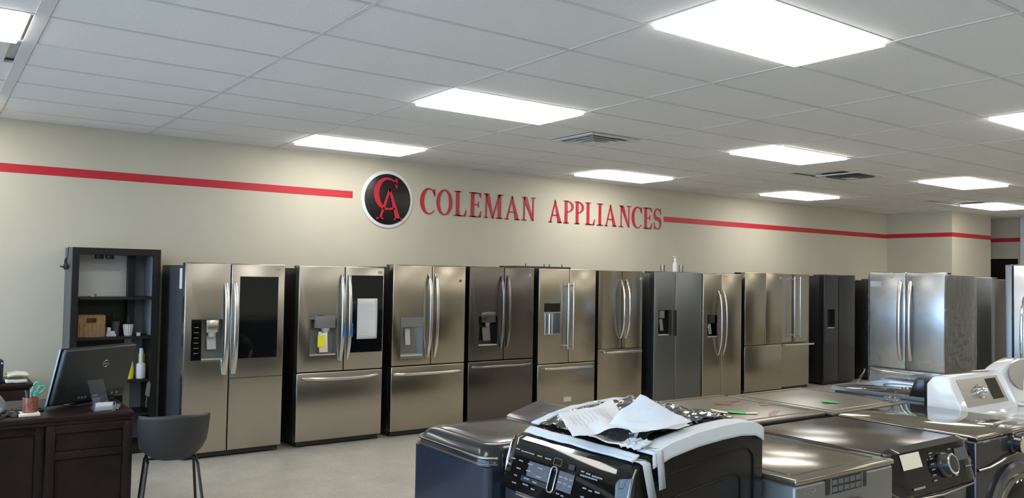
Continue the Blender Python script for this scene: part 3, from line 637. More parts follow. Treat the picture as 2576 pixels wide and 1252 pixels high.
# black one with tilted glossy control panel
t, tp = frontload('dark front-load machine with tilted glossy black control panel and a paper label stuck on it', (3.18, 1.78, 0), 0.68, 0.66, 0.95, 'graphite_dark', 'graphite_top', rim=False)
n = 16; prof = [(0.03, 0.962), (-0.01, 0.950), (-0.034, 0.88), (-0.060, 0.795), (-0.048, 0.775), (0.03, 0.765)]
b = MB(); rows = []
for i in range(n + 1):
    u = i / n; e = min(1.0, min(u, 1 - u) * 14); x = -0.004 + 0.688 * u
    zlo = 0.012 * (1 - (2 * u - 1) ** 2)
    rows.append([b.bm.verts.new((x, 0.02 + (p[0] - 0.02) * (0.35 + 0.65 * e), 0.87 + (p[1] - 0.87) * (0.85 + 0.15 * e) - zlo * (p[1] < 0.86))) for p in prof])
for A, C in zip(rows, rows[1:]):
    for k in range(len(prof)): b.bm.faces.new((A[k], A[(k + 1) % len(prof)], C[(k + 1) % len(prof)], C[k]))
b.bm.faces.new(rows[0][::-1]); b.bm.faces.new(rows[-1])
cp = b.build('control_panel', 'black_gloss', t)
MB().tube([(0.0, -0.015, 0.80), (0.06, -0.055, 0.768), (0.34, -0.058, 0.756), (0.62, -0.055, 0.768), (0.68, -0.015, 0.80)], 0.005, 8).build('panel_trim', 'satin_dark', t)
face = lambda z: -0.012 - (0.945 - z) * 0.32
def slab(nm, m, x0, x1, z0, z1, off=0.004): return MB().poly([(x0, face(z0) - off, z0), (x1, face(z0) - off, z0), (x1, face(z1) - off, z1), (x0, face(z1) - off, z1)], [(0, 1, 2, 3)]) and None
def slabo(nm, m, par, x0, x1, z0, z1, off=0.004):
    q = MB(); q.poly([(x0, face(z0) - off, z0), (x1, face(z0) - off, z0), (x1, face(z1) - off, z1), (x0, face(z1) - off, z1)], [(0, 1, 2, 3)]); return q.build(nm, m, par, smooth=False, thick=0.001)
slabo('paper_label', 'paper_cream', cp, 0.065, 0.215, 0.885, 0.944); slabo('emblem', 'legend', cp, 0.10, 0.19, 0.806, 0.814)
for k in range(6): slabo('legend', 'legend', cp, 0.29 - 0.004 * k, 0.317 - 0.004 * k, 0.925 - 0.021 * k, 0.930 - 0.021 * k)
for k in range(6): slabo('legend', 'legend', cp, 0.45, 0.475, 0.925 - 0.021 * k, 0.930 - 0.021 * k)
slabo('display', 'panel_display', cp, 0.50, 0.60, 0.875, 0.925); slabo('display_line', 'legend', cp, 0.56, 0.61, 0.845, 0.849)
kb = MB(); kb.lathe([(0.052, 0.0), (0.052, 0.012), (0.044, 0.016), (0.042, 0.040), (0.036, 0.046), (0.02, 0.047)], n=36, axis='y'); ko = kb.build('knob', 'graphite', cp); ko.location = (0.385, face(0.872) - 0.002, 0.872); ko.rotation_euler = (math.radians(-17), 0, 0)
kr = MB().lathe([(0.040, 0.040), (0.044, 0.044), (0.040, 0.047), (0.034, 0.046)], n=36, axis='y').build('knob', 'chrome', cp, label='chrome ring of the dial'); kr.location = ko.location; kr.rotation_euler = ko.rotation_euler
round_door(t, 0.34, 0.47, 0.27, 'chrome', y=-0.002)
# grey one with knob at right
t, tp = frontload('grey front-load machine with wide glossy top in front of the white washers', (3.93, 1.77, 0), 0.72, 0.70, 0.95, 'graphite', 'steel_top', rim=False)
ko = MB().lathe([(0.052, 0), (0.050, 0.012), (0.040, 0.018), (0.040, 0.048), (0.035, 0.052)], (0.36, 0.0, 0.885), 36, 'y').build('knob', 'graphite_dark', t)
MB().lathe([(0.038, 0.046), (0.041, 0.052), (0.037, 0.055), (0.03, 0.053)], (0.36, 0.0, 0.885), 36, 'y').build('knob_ring', 'chrome', ko)
MB().tube([(0.002, -0.004, 0.795), (0.10, -0.012, 0.80), (0.20, -0.014, 0.815), (0.28, -0.014, 0.832), (0.36, -0.014, 0.838), (0.55, -0.014, 0.832), (0.718, -0.006, 0.80)], 0.006, 8).build('front_trim', 'satin_dark', t)
B('emblem', 'legend', t, 0.06, 0.12, -0.001, 0.001, 0.915, 0.925)
round_door(t, 0.36, 0.50, 0.30, 'satin_dark', m_out='graphite')
# back-to-back row behind
t, tp = frontload('brown-grey topped dryer behind the button-strip washer with red marks and green note', (3.93, 3.26, 0), 0.73, 0.72, 0.95, 'graphite', 'brown_top', rz=PI)
round_door(t, 0.36, 0.55, 0.27)
t, tp = frontload('brown-grey topped dryer with one green note, next to the black ranges', (4.68, 3.21, 0), 0.73, 0.71, 0.95, 'graphite', 'brown_top', rz=PI)
round_door(t, 0.36, 0.55, 0.27)
def note(label, x, y, z, rz, m1='green_note', tail=True, cat='note'):
    t = thing('sticky_note', label, cat, (x, y, z), rz)
    MB().grid(lambda u, v: (-0.045 + 0.09 * u, -0.03 + 0.06 * v, 0.0015 + 0.006 * (1 - u) ** 2), 6, 3).build('note_sheet', m1, t, thick=0.001)
    if tail:
        MB().grid(lambda u, v: (-0.13 + 0.085 * u, -0.028 + 0.05 * v, 0.0015 + 0.012 * (1 - u) ** 2), 6, 3).build('backing_paper', 'paper_cream', t, thick=0.001)
        MB().grid(lambda u, v: (0.046 + 0.06 * u, -0.02 + 0.035 * v, 0.0015 + 0.004 * u ** 2), 6, 3).build('backing_paper', 'paper_cream', t, thick=0.001)
    return t
note('green note with cream backing paper on the dryer with red marks', 3.47, 2.76, 0.952, -0.75)
note('plain green note on the dryer beside the black ranges', 4.25, 2.72, 0.952, -0.75, tail=False)
def blot(label, pts, z):
    random.seed(len(label)); o = MB()
    o.poly([(x + random.uniform(-.008, .008), y + random.uniform(-.008, .008), z) for x, y in pts], [tuple(range(len(pts)))])
    return tag(o.build('red_mark', 'red_mark', smooth=False, thick=0.0008), label, 'mark')
blot('red smear at the back of the dryer top with the cream paper', [(3.60, 3.00), (3.66, 2.96), (3.74, 3.02), (3.83, 3.03), (3.83, 3.06), (3.70, 3.05), (3.63, 3.04)], 0.9515)
blot('red smear at the right front of the dryer top near the dark gap', [(3.52, 2.60), (3.56, 2.585), (3.66, 2.65), (3.74, 2.69), (3.73, 2.71), (3.60, 2.66)], 0.9515)
blot('short red smear between the green note and the silver edge', [(3.80, 2.86), (3.84, 2.83), (3.89, 2.86), (3.88, 2.89), (3.83, 2.89)], 0.9515)
# clear crumpled plastic lying on the machine next to the ranges
t = MB().grid(lambda u, v: (4.60 + 0.075 * u + 0.012 * noise.noise(Vector((u * 9, v * 9, 1))), 2.52 + 0.10 * v, 0.956 + 0.022 * abs(noise.noise(Vector((u * 7, v * 7, 4)))) + 0.014 * math.sin(u * PI) * math.sin(v * PI)), 20, 20).build('plastic_scrap', 'stretch_wrap')
tag(t, 'small crumpled scrap of clear plastic on the corner of the dryer', 'plastic')

# ---------------------------------------------------------------- white top loaders
def toploader_white(label, loc, w, d, h, hc, round_panel):
    t = thing('top_load_washer', label, 'washer', loc, 0, 'white top-load washers')
    B('body', 'white_enamel', t, 0, w, 0, d, 0.028, h - 0.02, 0.014, 3); feet(t, w, d)
    MB().box(-0.002, w + 0.002, -0.004, d, h - 0.02, h, 0.01, 3).build('top_panel', 'white_enamel', t)
    MB().box(0.05, w - 0.05, 0.03, d - 0.21, h, h + 0.014, 0.010, 3).build('lid', 'white_enamel', t)
    yb, yt, yf = d, d - 0.115, d - 0.215
    if not round_panel:
        pr = [(yb, h), (yb, hc - 0.05), (yb - 0.03, hc - 0.012), (yb - 0.06, hc), (yt, hc), (yf, h)]
        co = MB().prism(pr, 0.0, w, 'x', 0.010, 3).build('console', 'white_enamel', t)
    else:
        b = MB(); n = 20; rows = []
        for i in range(n + 1):
            u = i / n; k = math.sin(PI * min(1, max(0, (u + 0.06) / 1.12))) ** 0.45
            z1 = h + 0.03 + (hc - h - 0.03) * k; fr = yf + 0.05 - 0.07 * k
            rows.append([b.bm.verts.new((w * u, y, z)) for y, z in [(yb, h), (yb, z1 - 0.02), (yb - 0.03, z1), (yt, z1), (fr + 0.01, h + 0.02), (fr - 0.03, h)]])
        for A, C in zip(rows, rows[1:]):
            for k in range(6): b.bm.faces.new((A[k], A[(k + 1) % 6], C[(k + 1) % 6], C[k]))
        b.bm.faces.new(rows[0][::-1]); b.bm.faces.new(rows[-1]); co = b.build('console', 'white_enamel', t)
    # panel on the slope
    sl = lambda s, o=0.003: (yf + (yt - yf) * s - o * 0.9, h + (hc - h) * s + o * 0.5)
    if not round_panel:
        def quad(nm, m, x0, x1, s0, s1, o, par): a, c = sl(s0, o), sl(s1, o); q = MB(); q.poly([(x0, *a), (x1, *a), (x1, *c), (x0, *c)], [(0, 1, 2, 3)]); return q.build(nm, m, par, smooth=False, thick=0.003)
        p = quad('control_panel', 'champagne_panel', 0.08, w - 0.10, 0.22, 0.90, 0.002, co); quad('display', 'black_gloss', 0.41, 0.54, 0.32, 0.84, 0.005, t)
        kc = sl(0.55, 0.0); kx = 0.28
    else:
        q = MB(); P2 = [(w * 0.5 + 0.27 * math.cos(a), 0.55 + 0.42 * math.sin(a)) for a in [2 * PI * k / 36 for k in range(36)]]
        q.poly([(x, *sl(s, 0.004)) for x, s in P2], [tuple(range(36))]); q.build('control_panel', 'champagne_panel', co, smooth=False, thick=0.004); kc = sl(0.55, 0.0); kx = 0.36
    k = MB().lathe([(0.040, 0.0), (0.040, 0.006), (0.030, 0.010), (0.028, 0.034), (0.022, 0.038)], n=28, axis='y').build('knob', 'chrome', t)
    k.location = (kx, kc[0] - 0.004, kc[1] + 0.002); k.rotation_euler = (-math.atan2(yt - yf, hc - h), 0, 0)
    return t
toploader_white('white top-load washer with angular console and dark display, left of the two', (4.69, 1.70, 0), 0.68, 0.69, 0.905, 1.12, False)
toploader_white('white top-load washer with rounded console at the right edge of the view', (5.41, 1.72, 0), 0.70, 0.72, 0.93, 1.17, True)

# ---------------------------------------------------------------- black glass ranges behind the white washers
def kitchen_range(label, loc, w, d, guard):
    t = thing('electric_range', label, 'stove', loc, PI, 'black ranges')
    B('body', 'graphite_dark', t, 0, w, 0.02, d, 0.03, 0.925, 0.008); feet(t, w, d)
    B('oven_door', 'black_gloss', t, 0.01, w - 0.01, -0.012, 0.02, 0.22, 0.80, 0.006); B('drawer', 'graphite', t, 0.01, w - 0.01, -0.008, 0.02, 0.06, 0.205, 0.006)
    hbar(t, 0.06, w - 0.06, 0.755, 'satin', 0.011, 0.05)
    B('cooktop', 'black_glass', t, 0.006, w - 0.006, 0.0, d, 0.926, 0.944, 0.004); 
    m = MB(); m.box(0, w, -0.006, 0.004, 0.924, 0.948); m.box(0, 0.006, 0.004, d, 0.924, 0.948); m.box(w - 0.006, w, 0.004, d, 0.924, 0.948); m.build('rim', 'satin', t, smooth=False)
    for bx, by, r in ((0.2, 0.2, 0.10), (0.52, 0.2, 0.08), (0.2, 0.46, 0.08), (0.52, 0.46, 0.10)):
        MB().strip(arc(bx, by, r, r, 0, 360, 32)[:-1], arc(bx, by, r - 0.004, r - 0.004, 0, 360, 32)[:-1], 0, 0.0006, True).build('burner_ring', 'legend', t, smooth=False).rotation_euler = (0, 0, 0)
    for o in t.children:
        if o.name.startswith('burner_ring'):
            for v in o.data.vertices: v.co = (v.co.x, v.co.z, 0.9441 + v.co.y)
    if guard:
        MB().prism([(d - 0.10, 0.944), (d - 0.055, 1.065), (d, 1.065), (d, 0.944)], 0, w, 'x', 0.006, 2).build('back_guard', 'graphite_dark', t)
        for kx in (0.10, 0.18, w - 0.18, w - 0.10): MB().lathe([(0.020, 0), (0.018, 0.022)], (kx, d - 0.085, 1.0), 18, 'y').build('knob', 'satin', t)
    return t
kitchen_range('black range with back guard right beside the dryer with one green note', (5.64, 3.16, 0), 0.68, 0.62, True)
kitchen_range('black range mostly hidden behind the rounded white washer, right of the other range', (6.37, 3.22, 0), 0.69, 0.66, True)

# ---------------------------------------------------------------- dark top loader with rear console (front faces -x)
RX = -PI / 2
def topload_dark(label, loc, w, d, h, hc, rz, m_front='navy_gloss', m_lid='graphite_dark'):
    t = thing('top_load_washer', label, 'washer', loc, rz, 'dark top-load washers')
    B('body', m_front, t, 0, w, 0.0, d, 0.028, h - 0.075, 0.030, 5, only=lambda a, c: abs(a.z - c.z) > 0.1); feet(t, w, d)
    pts = rrect(0.0, w, 0.0, d, 0.075, 8); n = len(pts); c = (w / 2, d / 2)
    lv = [(h - 0.0745, 0.0, 0.0), (h - 0.05, 0.004, 0.0), (h - 0.02, 0.018, 0.0), (h - 0.004, 0.035, 0.0), (h, 0.055, 0.0)]
    b = MB(); R = []
    for z, ins, _ in lv:
        R.append([b.bm.verts.new((c[0] + (p[0] - c[0]) * (1 - 2 * ins / w), c[1] + (p[1] - c[1]) * (1 - 2 * ins / d), z)) for p in pts])
    for A, C in zip(R, R[1:]):
        for k in range(n): b.bm.faces.new((A[k], A[(k + 1) % n], C[(k + 1) % n], C[k]))
    b.bm.faces.new(R[-1]); b.bm.faces.new(R[0][::-1]); b.build('top_cover', m_lid, t)
    # lid, slightly domed
    def dome(u, v):
        x = 0.06 + (w - 0.12) * u; y = 0.062 + (d * 0.57) * v
        e = (1 - (2 * u - 1) ** 6) * (1 - (2 * v - 1) ** 6)
        yy = y
        return (x, yy, h - 0.002 + 0.012 * e)
    MB().grid(dome, 20, 20).build('lid', m_lid, t)
    pr = [(d * 0.66, h - 0.002), (d * 0.70, h + 0.012), (d * 0.93, hc), (d - 0.004, hc - 0.004), (d - 0.002, h - 0.02)]
    co = MB().prism(pr, 0.02, w - 0.02, 'x', 0.012, 3).build('console', 'graphite', t)
    for k in range(3): B('button', 'legend', co, 0.20 + k * 0.04, 0.208 + k * 0.04, d * 0.79, d * 0.79 + 0.014, h + 0.0305, h + 0.034)
    B('display', 'panel_display', co, 0.33, 0.48, d * 0.76, d * 0.86, h + 0.030, h + 0.040)
    ft = [(p[0], p[1]) for p in arc(0.075, 0.075, 0.077, 0.077, 200, 270, 6)] + [(p[0], p[1]) for p in arc(w - 0.075, 0.075, 0.077, 0.077, 270, 340, 6)]
    MB().tube([(x, y, h - 0.042) for x, y in ft], 0.005, 8).build('front_trim', 'chrome', t)
    MB().tube([(x, y - 0.002, h - 0.066) for x, y in ft], 0.004, 8).build('front_trim', 'satin_dark', t)
    return t
topload_dark('glossy dark top-load washer with low rear console, left of the paper-covered washer', (1.72, 3.065, 0), 0.56, 0.69, 1.005, 1.062, RX)
topload_dark('dark washer hidden behind the paper-covered washer, only its rounded top shows', (3.14, 3.14, 0), 0.62, 0.62, 0.985, 1.01, PI, 'graphite_dark', 'graphite_top')

# ---------------------------------------------------------------- big black washer with front control panel (front faces -x)
w2, d2 = 0.64, 0.69
wz = [(0.045, 1.025), (0.06, 1.048), (0.10, 1.073), (0.20, 1.104), (0.33, 1.125), (0.45, 1.135), (0.55, 1.139), (0.63, 1.132), (0.672, 1.113), (0.69, 1.078)]
def topz(y):
    for (a, za), (c, zc) in zip(wz, wz[1:]):
        if y <= c: return za + (zc - za) * max(0, (y - a)) / (c - a)
    return wz[-1][1]
t = thing('top_load_washer', 'large black washer with tilted front control panel, papers and packing foam on top', 'washer', (1.79, 2.49, 0), RX, 'dark top-load washers')
MB().prism([(0.03, 0.028), (0.03, 0.85)] + wz + [(0.69, 0.028)], 0, w2, 'x', 0.012, 3).build('body', 'black_body', t); feet(t, w2, d2)
B('front_panel', 'graphite', t, 0.004, w2 - 0.004, -0.004, 0.032, 0.05, 0.872, 0.012, 3)
# control fascia
prof = [(0.055, 1.052), (0.030, 1.044), (0.010, 1.012), (-0.022, 0.912), (-0.032, 0.885), (-0.020, 0.871), (0.032, 0.869)]
b = MB(); rows = []; n = 20
for i in range(n + 1):
    u = i / n; e = min(1.0, min(u, 1 - u) * 20) ** 0.6; x = -0.004 + (w2 + 0.008) * u
    sag = 0.012 * (1 - (2 * u - 1) ** 2)
    rows.append([b.bm.verts.new((x, 0.035 + (p[0] - 0.035) * (0.30 + 0.70 * e), 0.96 + (p[1] - 0.96) * (0.80 + 0.20 * e) - (sag if p[1] < 0.90 else 0))) for p in prof])
for A, C in zip(rows, rows[1:]):
    for k in range(7): b.bm.faces.new((A[k], A[(k + 1) % 7], C[(k + 1) % 7], C[k]))
b.bm.faces.new(rows[0][::-1]); b.bm.faces.new(rows[-1])
fa = b.build('control_panel', 'black_gloss', t)
ZS = -0.020                   # the whole legend sits this much lower
fy = lambda z: -0.022 + (z - 0.912) * 0.32
def fq(nm, m, x0, x1, z0, z1, o=0.003, par=None):
    z0 += ZS; z1 += ZS
    q = MB(); q.poly([(x0, fy(z0) - o, z0), (x1, fy(z0) - o, z0), (x1, fy(z1) - o, z1), (x0, fy(z1) - o, z1)], [(0, 1, 2, 3)]); return q.build(nm, m, par or fa, smooth=False, thick=0.0008)
fq('display', 'panel_display', 0.155, 0.275, 0.955, 1.005); fq('display', 'panel_display', 0.325, 0.405, 0.945, 1.005); fq('display_strip', 'graphite', 0.13, 0.275, 0.935, 0.952)
fq('sensor_window', 'black_plastic', 0.365, 0.395, 1.018, 1.034, 0.0035)
random.seed(5)
leg = MB()
def dash(x, z, wd, hh=0.0045):
    x1 = x; z += ZS
    while x1 < x + wd:
        s = random.uniform(0.003, 0.006); y0, y1 = fy(z) - 0.0042, fy(z + hh) - 0.0042
        leg.poly([(x1, y0, z), (x1 + s, y0, z), (x1 + s, y1, z + hh), (x1, y1, z + hh)], [(0, 1, 2, 3)]); x1 += s + 0.0015
for x, z, wd in [(0.06, 1.03, 0.02), (0.095, 1.028, 0.075), (0.19, 1.028, 0.025), (0.235, 1.028, 0.03), (0.05, 0.995, 0.018), (0.095, 0.995, 0.022), (0.092, 0.968, 0.024), (0.09, 0.943, 0.018), (0.088, 0.918, 0.022),
                 (0.15, 0.993, 0.025), (0.21, 0.990, 0.028), (0.15, 0.970, 0.022), (0.21, 0.962, 0.028), (0.148, 0.944, 0.03), (0.20, 0.941, 0.02), (0.15, 0.924, 0.028), (0.20, 0.918, 0.022),
                 (0.33, 0.985, 0.016), (0.357, 0.985, 0.016), (0.384, 0.985, 0.016), (0.33, 0.968, 0.016), (0.357, 0.968, 0.016), (0.384, 0.965, 0.016), (0.335, 0.932, 0.014), (0.36, 0.930, 0.014), (0.385, 0.926, 0.014), (0.415, 0.922, 0.02),
                 (0.43, 1.022, 0.012), (0.455, 1.020, 0.018), (0.485, 1.018, 0.05), (0.43, 1.010, 0.08), (0.455, 0.975, 0.018), (0.485, 0.973, 0.016), (0.515, 0.975, 0.022), (0.455, 0.948, 0.018), (0.487, 0.945, 0.016), (0.46, 0.920, 0.016), (0.49, 0.916, 0.018)]:
    dash(x, z, wd)
lo = leg.build('legend', 'legend', fa, smooth=False); lo['kind'] = 'stuff'
def capsule(x0, x1, z0, z1, r): return rrect(x0, x1, z0 + ZS, z1 + ZS, r, 6)
MB().tube([(x, fy(z) - 0.006, z) for x, z in capsule(0.283, 0.315, 0.930, 1.012, 0.014)], 0.003, 8, closed=True).build('oval_trim', 'chrome', fa)
MB().tube([(x, fy(z) - 0.003, z) for x, z in capsule(0.283, 0.325, 1.018, 1.040, 0.006)], 0.0006, 6, closed=True).build('emblem_frame', 'legend', fa)
B('chrome_strip', 'satin', t, 0.12, 0.345, -0.038, -0.014, 0.862, 0.876, 0.003); B('chrome_strip', 'satin', t, 0.352, 0.50, -0.038, -0.014, 0.862, 0.876, 0.003)
for s, x in ((-1, 0.0), (1, w2)):
    MB().tube([(x, 0.05, 1.045), (x + s * 0.003, 0.03, 1.02), (x + s * 0.003, 0.012, 0.96), (x + s * 0.003, 0.006, 0.91), (x, 0.012, 0.87)], 0.004, 8).build('panel_edge_trim', 'chrome', t)
# pressed ridges on both sides
for x in (w2 + 0.0005, -0.0005):
    for (a, c, d, e, r) in ((0.11, 0.63, 0.62, 1.03, 0.06), (0.20, 0.56, 0.70, 0.95, 0.04)):
        MB().tube([(x, p[0], p[1] + (p[0] - 0.35) * 0.12) for p in rrect(a, c, d, e, r, 6)], 0.0045, 8, closed=True).build('side_ridge', 'black_body', t)
# recessed lid with glass window
def lidf(u, v):
    y = 0.13 + 0.50 * v; return (0.07 + 0.50 * u, y, topz(y) + 0.006)
MB().grid(lidf, 8, 14).build('lid', 'black_glass', t, thick=0.006)
WM = Matrix.Translation((1.79, 2.49, 0)) @ Matrix.Rotation(RX, 4, 'Z')
LW = lambda x, y, z: tuple(WM @ Vector((x, y, z)))

# packing material lying on the big washer
def foam(label, f, nu, nv, m='foam', th=0.006, cat='foam strip', name='foam_strip'):
    return tag(MB().grid(f, nu, nv).build(name, m, thick=th), label, cat, 'packing foam on the black washer')
foam('white foam strip along the front top edge of the black washer', lambda u, v: LW(0.03 + 0.58 * u, 0.066 + 0.030 * v + 0.003 * math.sin(u * 17), topz(0.066 + 0.030 * v) + 0.009 + 0.003 * noise.noise(Vector((u * 12, v * 3, 0)))), 40, 5)
foam('white foam strip along the left top edge of the black washer', lambda u, v: LW(0.008 + 0.045 * v + 0.004 * math.sin(u * 13), 0.115 + 0.53 * u, topz(0.115 + 0.53 * u) + 0.010 + 0.003 * noise.noise(Vector((u * 12, v * 3, 5)))), 40, 4)
def rightfoam(u, v):
    y = 0.115 + 0.56 * u; z = topz(y) + 0.009
    if v < 0.55: return LW(0.575 + (w2 + 0.009 - 0.575) * v / 0.55, y, z - 0.004 * max(0, v - 0.4))
    return LW(w2 + 0.009, y, z - 0.045 * (v - 0.55) / 0.45)
foam('wide pale foam band over the right top edge of the black washer', rightfoam, 40, 9)
foam('flat cream foam piece on the black washer beside the front foam strip', lambda u, v: LW(0.34 + 0.20 * u, 0.112 + 0.035 * v - 0.02 * u, topz(0.12) + 0.016 + 0.003 * math.sin(u * 9)), 12, 4, 'foam_cream', 0.005)
foam('torn white foam bit at the right front corner of the black washer', lambda u, v: LW(0.51 + 0.09 * u, 0.10 + 0.06 * v, topz(0.10 + 0.06 * v) + 0.022 + 0.010 * noise.noise(Vector((u * 6, v * 6, 9)))), 12, 10)
foam('small white foam scrap standing up in front of the papers', lambda u, v: LW(0.48 + 0.035 * u, 0.17 + 0.03 * v, topz(0.17) + 0.014 + 0.035 * u * v + 0.008 * v), 5, 5, 'foam', 0.003, 'foam scrap', 'foam_scrap')
def bub(u, v):
    x, y = 0.06 + 0.50 * u, 0.115 + 0.50 * v
    n = noise.noise(Vector((x * 22, y * 22, 2))) * 0.014 + abs(noise.noise(Vector((x * 55, y * 55, 7)))) * 0.010
    return LW(x, y, topz(y) + 0.018 + n)
tag(MB().grid(bub, 70, 70).build('plastic_sheet', 'clear_film'), 'crinkled clear plastic sheet covering the lid of the black washer', 'plastic')
def sheet(label, P, seedz, amp, print_=None):
    A, Bq, C, D = [Vector(p) for p in P]
    def f(u, v):
        p = A * (1 - u) * (1 - v) + Bq * u * (1 - v) + C * u * v + D * (1 - u) * v
        n = noise.noise(Vector((u * 2.6, v * 2.6, seedz))) * amp + noise.noise(Vector((u * 7, v * 7, seedz + 3))) * amp * 0.18
        return (p.x, p.y, p.z + n)
    o = tag(MB().grid(f, 26, 26).build('paper_sheet', 'paper', thick=0.0012), label, 'paper', 'papers on the black washer')
    if print_:
        g = MB(); random.seed(11); (u0, u1, v0, v1, k) = print_
        for i in range(k):
            vv = v0 + (v1 - v0) * i / k; ue = u0 + (u1 - u0) * random.uniform(0.5, 1); n = 8; dv = (v1 - v0) / k * 0.35
            for q in range(n):
                a, c = u0 + (ue - u0) * q / n, u0 + (ue - u0) * (q + 0.8) / n
                g.poly([(p[0], p[1], p[2] + 0.0016) for p in (f(a, vv), f(c, vv), f(c, vv + dv), f(a, vv + dv))], [(0, 1, 2, 3)])
        pr = g.build('print', 'ink', o, smooth=False); pr['kind'] = 'stuff'
    return o
s1 = sheet('crumpled white paper sheet at left on top of the black washer', [(1.834, 2.232, 1.165), (1.741, 2.046, 1.132), (1.94, 1.955, 1.152), (2.10, 2.24, 1.185)], 1.0, 0.022, (0.15, 0.85, 0.15, 0.8, 10))
s2 = sheet('white paper sheet with one corner peaking up on the black washer', [(1.995, 1.992, 1.252), (1.87, 2.03, 1.150), (1.955, 1.905, 1.145), (2.125, 1.875, 1.165)], 4.0, 0.012, (0.12, 0.42, 0.12, 0.42, 5))
s3 = sheet('white paper sheet lying flat under the peaked sheet', [(2.17, 2.03, 1.165), (1.98, 2.12, 1.16), (1.90, 1.93, 1.145), (2.12, 1.88, 1.155)], 8.0, 0.012)
m = MB()
for k in range(3):
    c = Vector((1.985, 1.988, 1.225)) + Vector((-0.006, -0.004, -0.012)) * k
def tape(label, x, zlo, wd, skew):
    pts = [(-0.045, 0.0), (-0.01, 0.0), (0.004, -0.006), (0.004, -0.03), (0.006, zlo)]
    b = MB(); z0 = topz(x) + 0.0155; rows = []
    for dx, dz in pts:
        xx = w2 + 0.010 + dx; k = skew * min(1, max(0, -dz / abs(zlo)))
        rows.append([b.bm.verts.new(LW(xx, x + k, z0 + dz)), b.bm.verts.new(LW(xx, x + wd + k, z0 + dz + 0.004))])
    for A, C in zip(rows, rows[1:]): b.bm.faces.new((A[0], A[1], C[1], C[0]))
    return tag(b.build('tape_strip', 'tape_film', thick=0.001), label, 'tape', 'tape strips on the black washer')
tape('front translucent tape strip hanging down the right side of the black washer', 0.062, -0.125, 0.034, 0.03)
tape('rear translucent tape strip hanging down the right side of the black washer', 0.125, -0.125, 0.030, 0.012)

# ---------------------------------------------------------------- small text (built-in font, turned into mesh)
def text(name, body, size, m, parent, loc, rot, ext=0.0006):
    c = bpy.data.curves.new('tmp', 'FONT'); c.body = body; c.size = size; c.extrude = ext; c.align_x = 'CENTER'; c.align_y = 'CENTER'
    o = bpy.data.objects.new('tmp', c); COL.objects.link(o); bpy.context.view_layer.update()
    me = bpy.data.meshes.new_from_object(o.evaluated_get(bpy.context.evaluated_depsgraph_get())); bpy.data.objects.remove(o)
    me.materials.clear(); me.materials.append(MT[m])
    q = bpy.data.objects.new(name, me); COL.objects.link(q); q.parent = parent; q.location = loc; q.rotation_euler = rot
    return q

# ---------------------------------------------------------------- desk
DT = 0.76
t = thing('desk', 'dark cherry wood office desk with panelled back in the lower left', 'desk', (-0.55, 5.53, 0))
MB().box(0.0, 1.655, -0.012, 0.79, DT - 0.032, DT, 0.008, 3).build('desk_top', 'dark_wood', t)
B('top_moulding', 'dark_wood', t, 0.012, 1.645, 0.0, 0.775, DT - 0.055, DT - 0.032, 0.006)
def panelled(nm, x0, x1, yf, yb, splits):
    o = B(nm, 'dark_wood', t, x0, x1, yf + 0.02, yb, 0.0, DT - 0.055)
    for xa in (x0, x1 - 0.05): B('stile', 'dark_wood', o, xa, xa + 0.05, yf, yf + 0.021, 0.0, DT - 0.056, 0.003)
    for z0, z1 in splits: B('rail', 'dark_wood', o, x0 + 0.05, x1 - 0.05, yf + 0.001, yf + 0.021, z0, z1, 0.003)
    for (a, b_), (c, d_) in zip(splits, splits[1:]):
        MB().tube([(p[0], yf + 0.019, p[1]) for p in rrect(x0 + 0.058, x1 - 0.058, b_ + 0.008, c - 0.008, 0.004, 2)], 0.005, 6, closed=True).build('panel_moulding', 'dark_wood', o)
    return o
panelled('pedestal', 1.175, 1.645, 0.0, 0.765, [(0.0, 0.09), (0.50, 0.545), (0.655, DT - 0.056)])
panelled('modesty_panel', 0.02, 1.172, 0.03, 0.075, [(0.0, 0.09), (0.655, DT - 0.056)])
B('pedestal', 'dark_wood', t, 0.02, 0.45, 0.08, 0.765, 0.0, DT - 0.055)
B('corner_post', 'dark_wood', t, 1.605, 1.650, -0.004, 0.03, 0.0, DT - 0.056, 0.004)
# desktop computer seen from behind
t = thing('desktop_monitor', 'dark all-in-one computer seen from behind on the desk', 'computer', (0.905, 5.98, DT), math.radians(33))
def tilt(p): return (p[0], p[1] - 0.30 * (p[2] - 0.02), p[2])
def tbox(nm, m, x0, x1, y0, y1, z0, z1, bev=0.0, par=None, seg=3):
    b = MB().box(x0, x1, y0, y1, z0, z1, bev, seg)
    for v in b.bm.verts: v.co = tilt(v.co)
    return b.build(nm, m, par or t)
sh = tbox('housing', 'monitor_back', -0.280, 0.280, -0.030, 0.018, 0.020, 0.375, 0.016)
tbox('bezel', 'black_plastic', -0.286, 0.286, 0.0175, 0.030, 0.014, 0.381, 0.005)
tbox('screen', 'black_glass', -0.27, 0.27, 0.0295, 0.0315, 0.03, 0.365)
tbox('side_edge', 'slate_front', -0.2875, -0.2855, 0.014, 0.029, 0.016, 0.379)
tbox('port_recess', 'black_plastic', -0.13, 0.25, -0.0315, -0.029, 0.035, 0.075)
for k, x in enumerate((-0.11, -0.085, -0.06, 0.0, 0.15, 0.19)): tbox('port', 'grey_plastic', x, x + (0.05 if k == 3 else 0.016), -0.033, -0.031, 0.045, 0.058)
ang = math.atan(0.30)
lz = 0.262; ly = -0.030 - 0.30 * (lz - 0.02)
b = MB().tube([(0.022 * math.cos(a), 0, 0.022 * math.sin(a)) for a in [2 * PI * k / 32 for k in range(32)]], 0.0016, 8, closed=True); o = b.build('logo_ring', 'satin', t); o.location = (0.045, ly - 0.002, lz); o.rotation_euler = (ang, 0, 0)
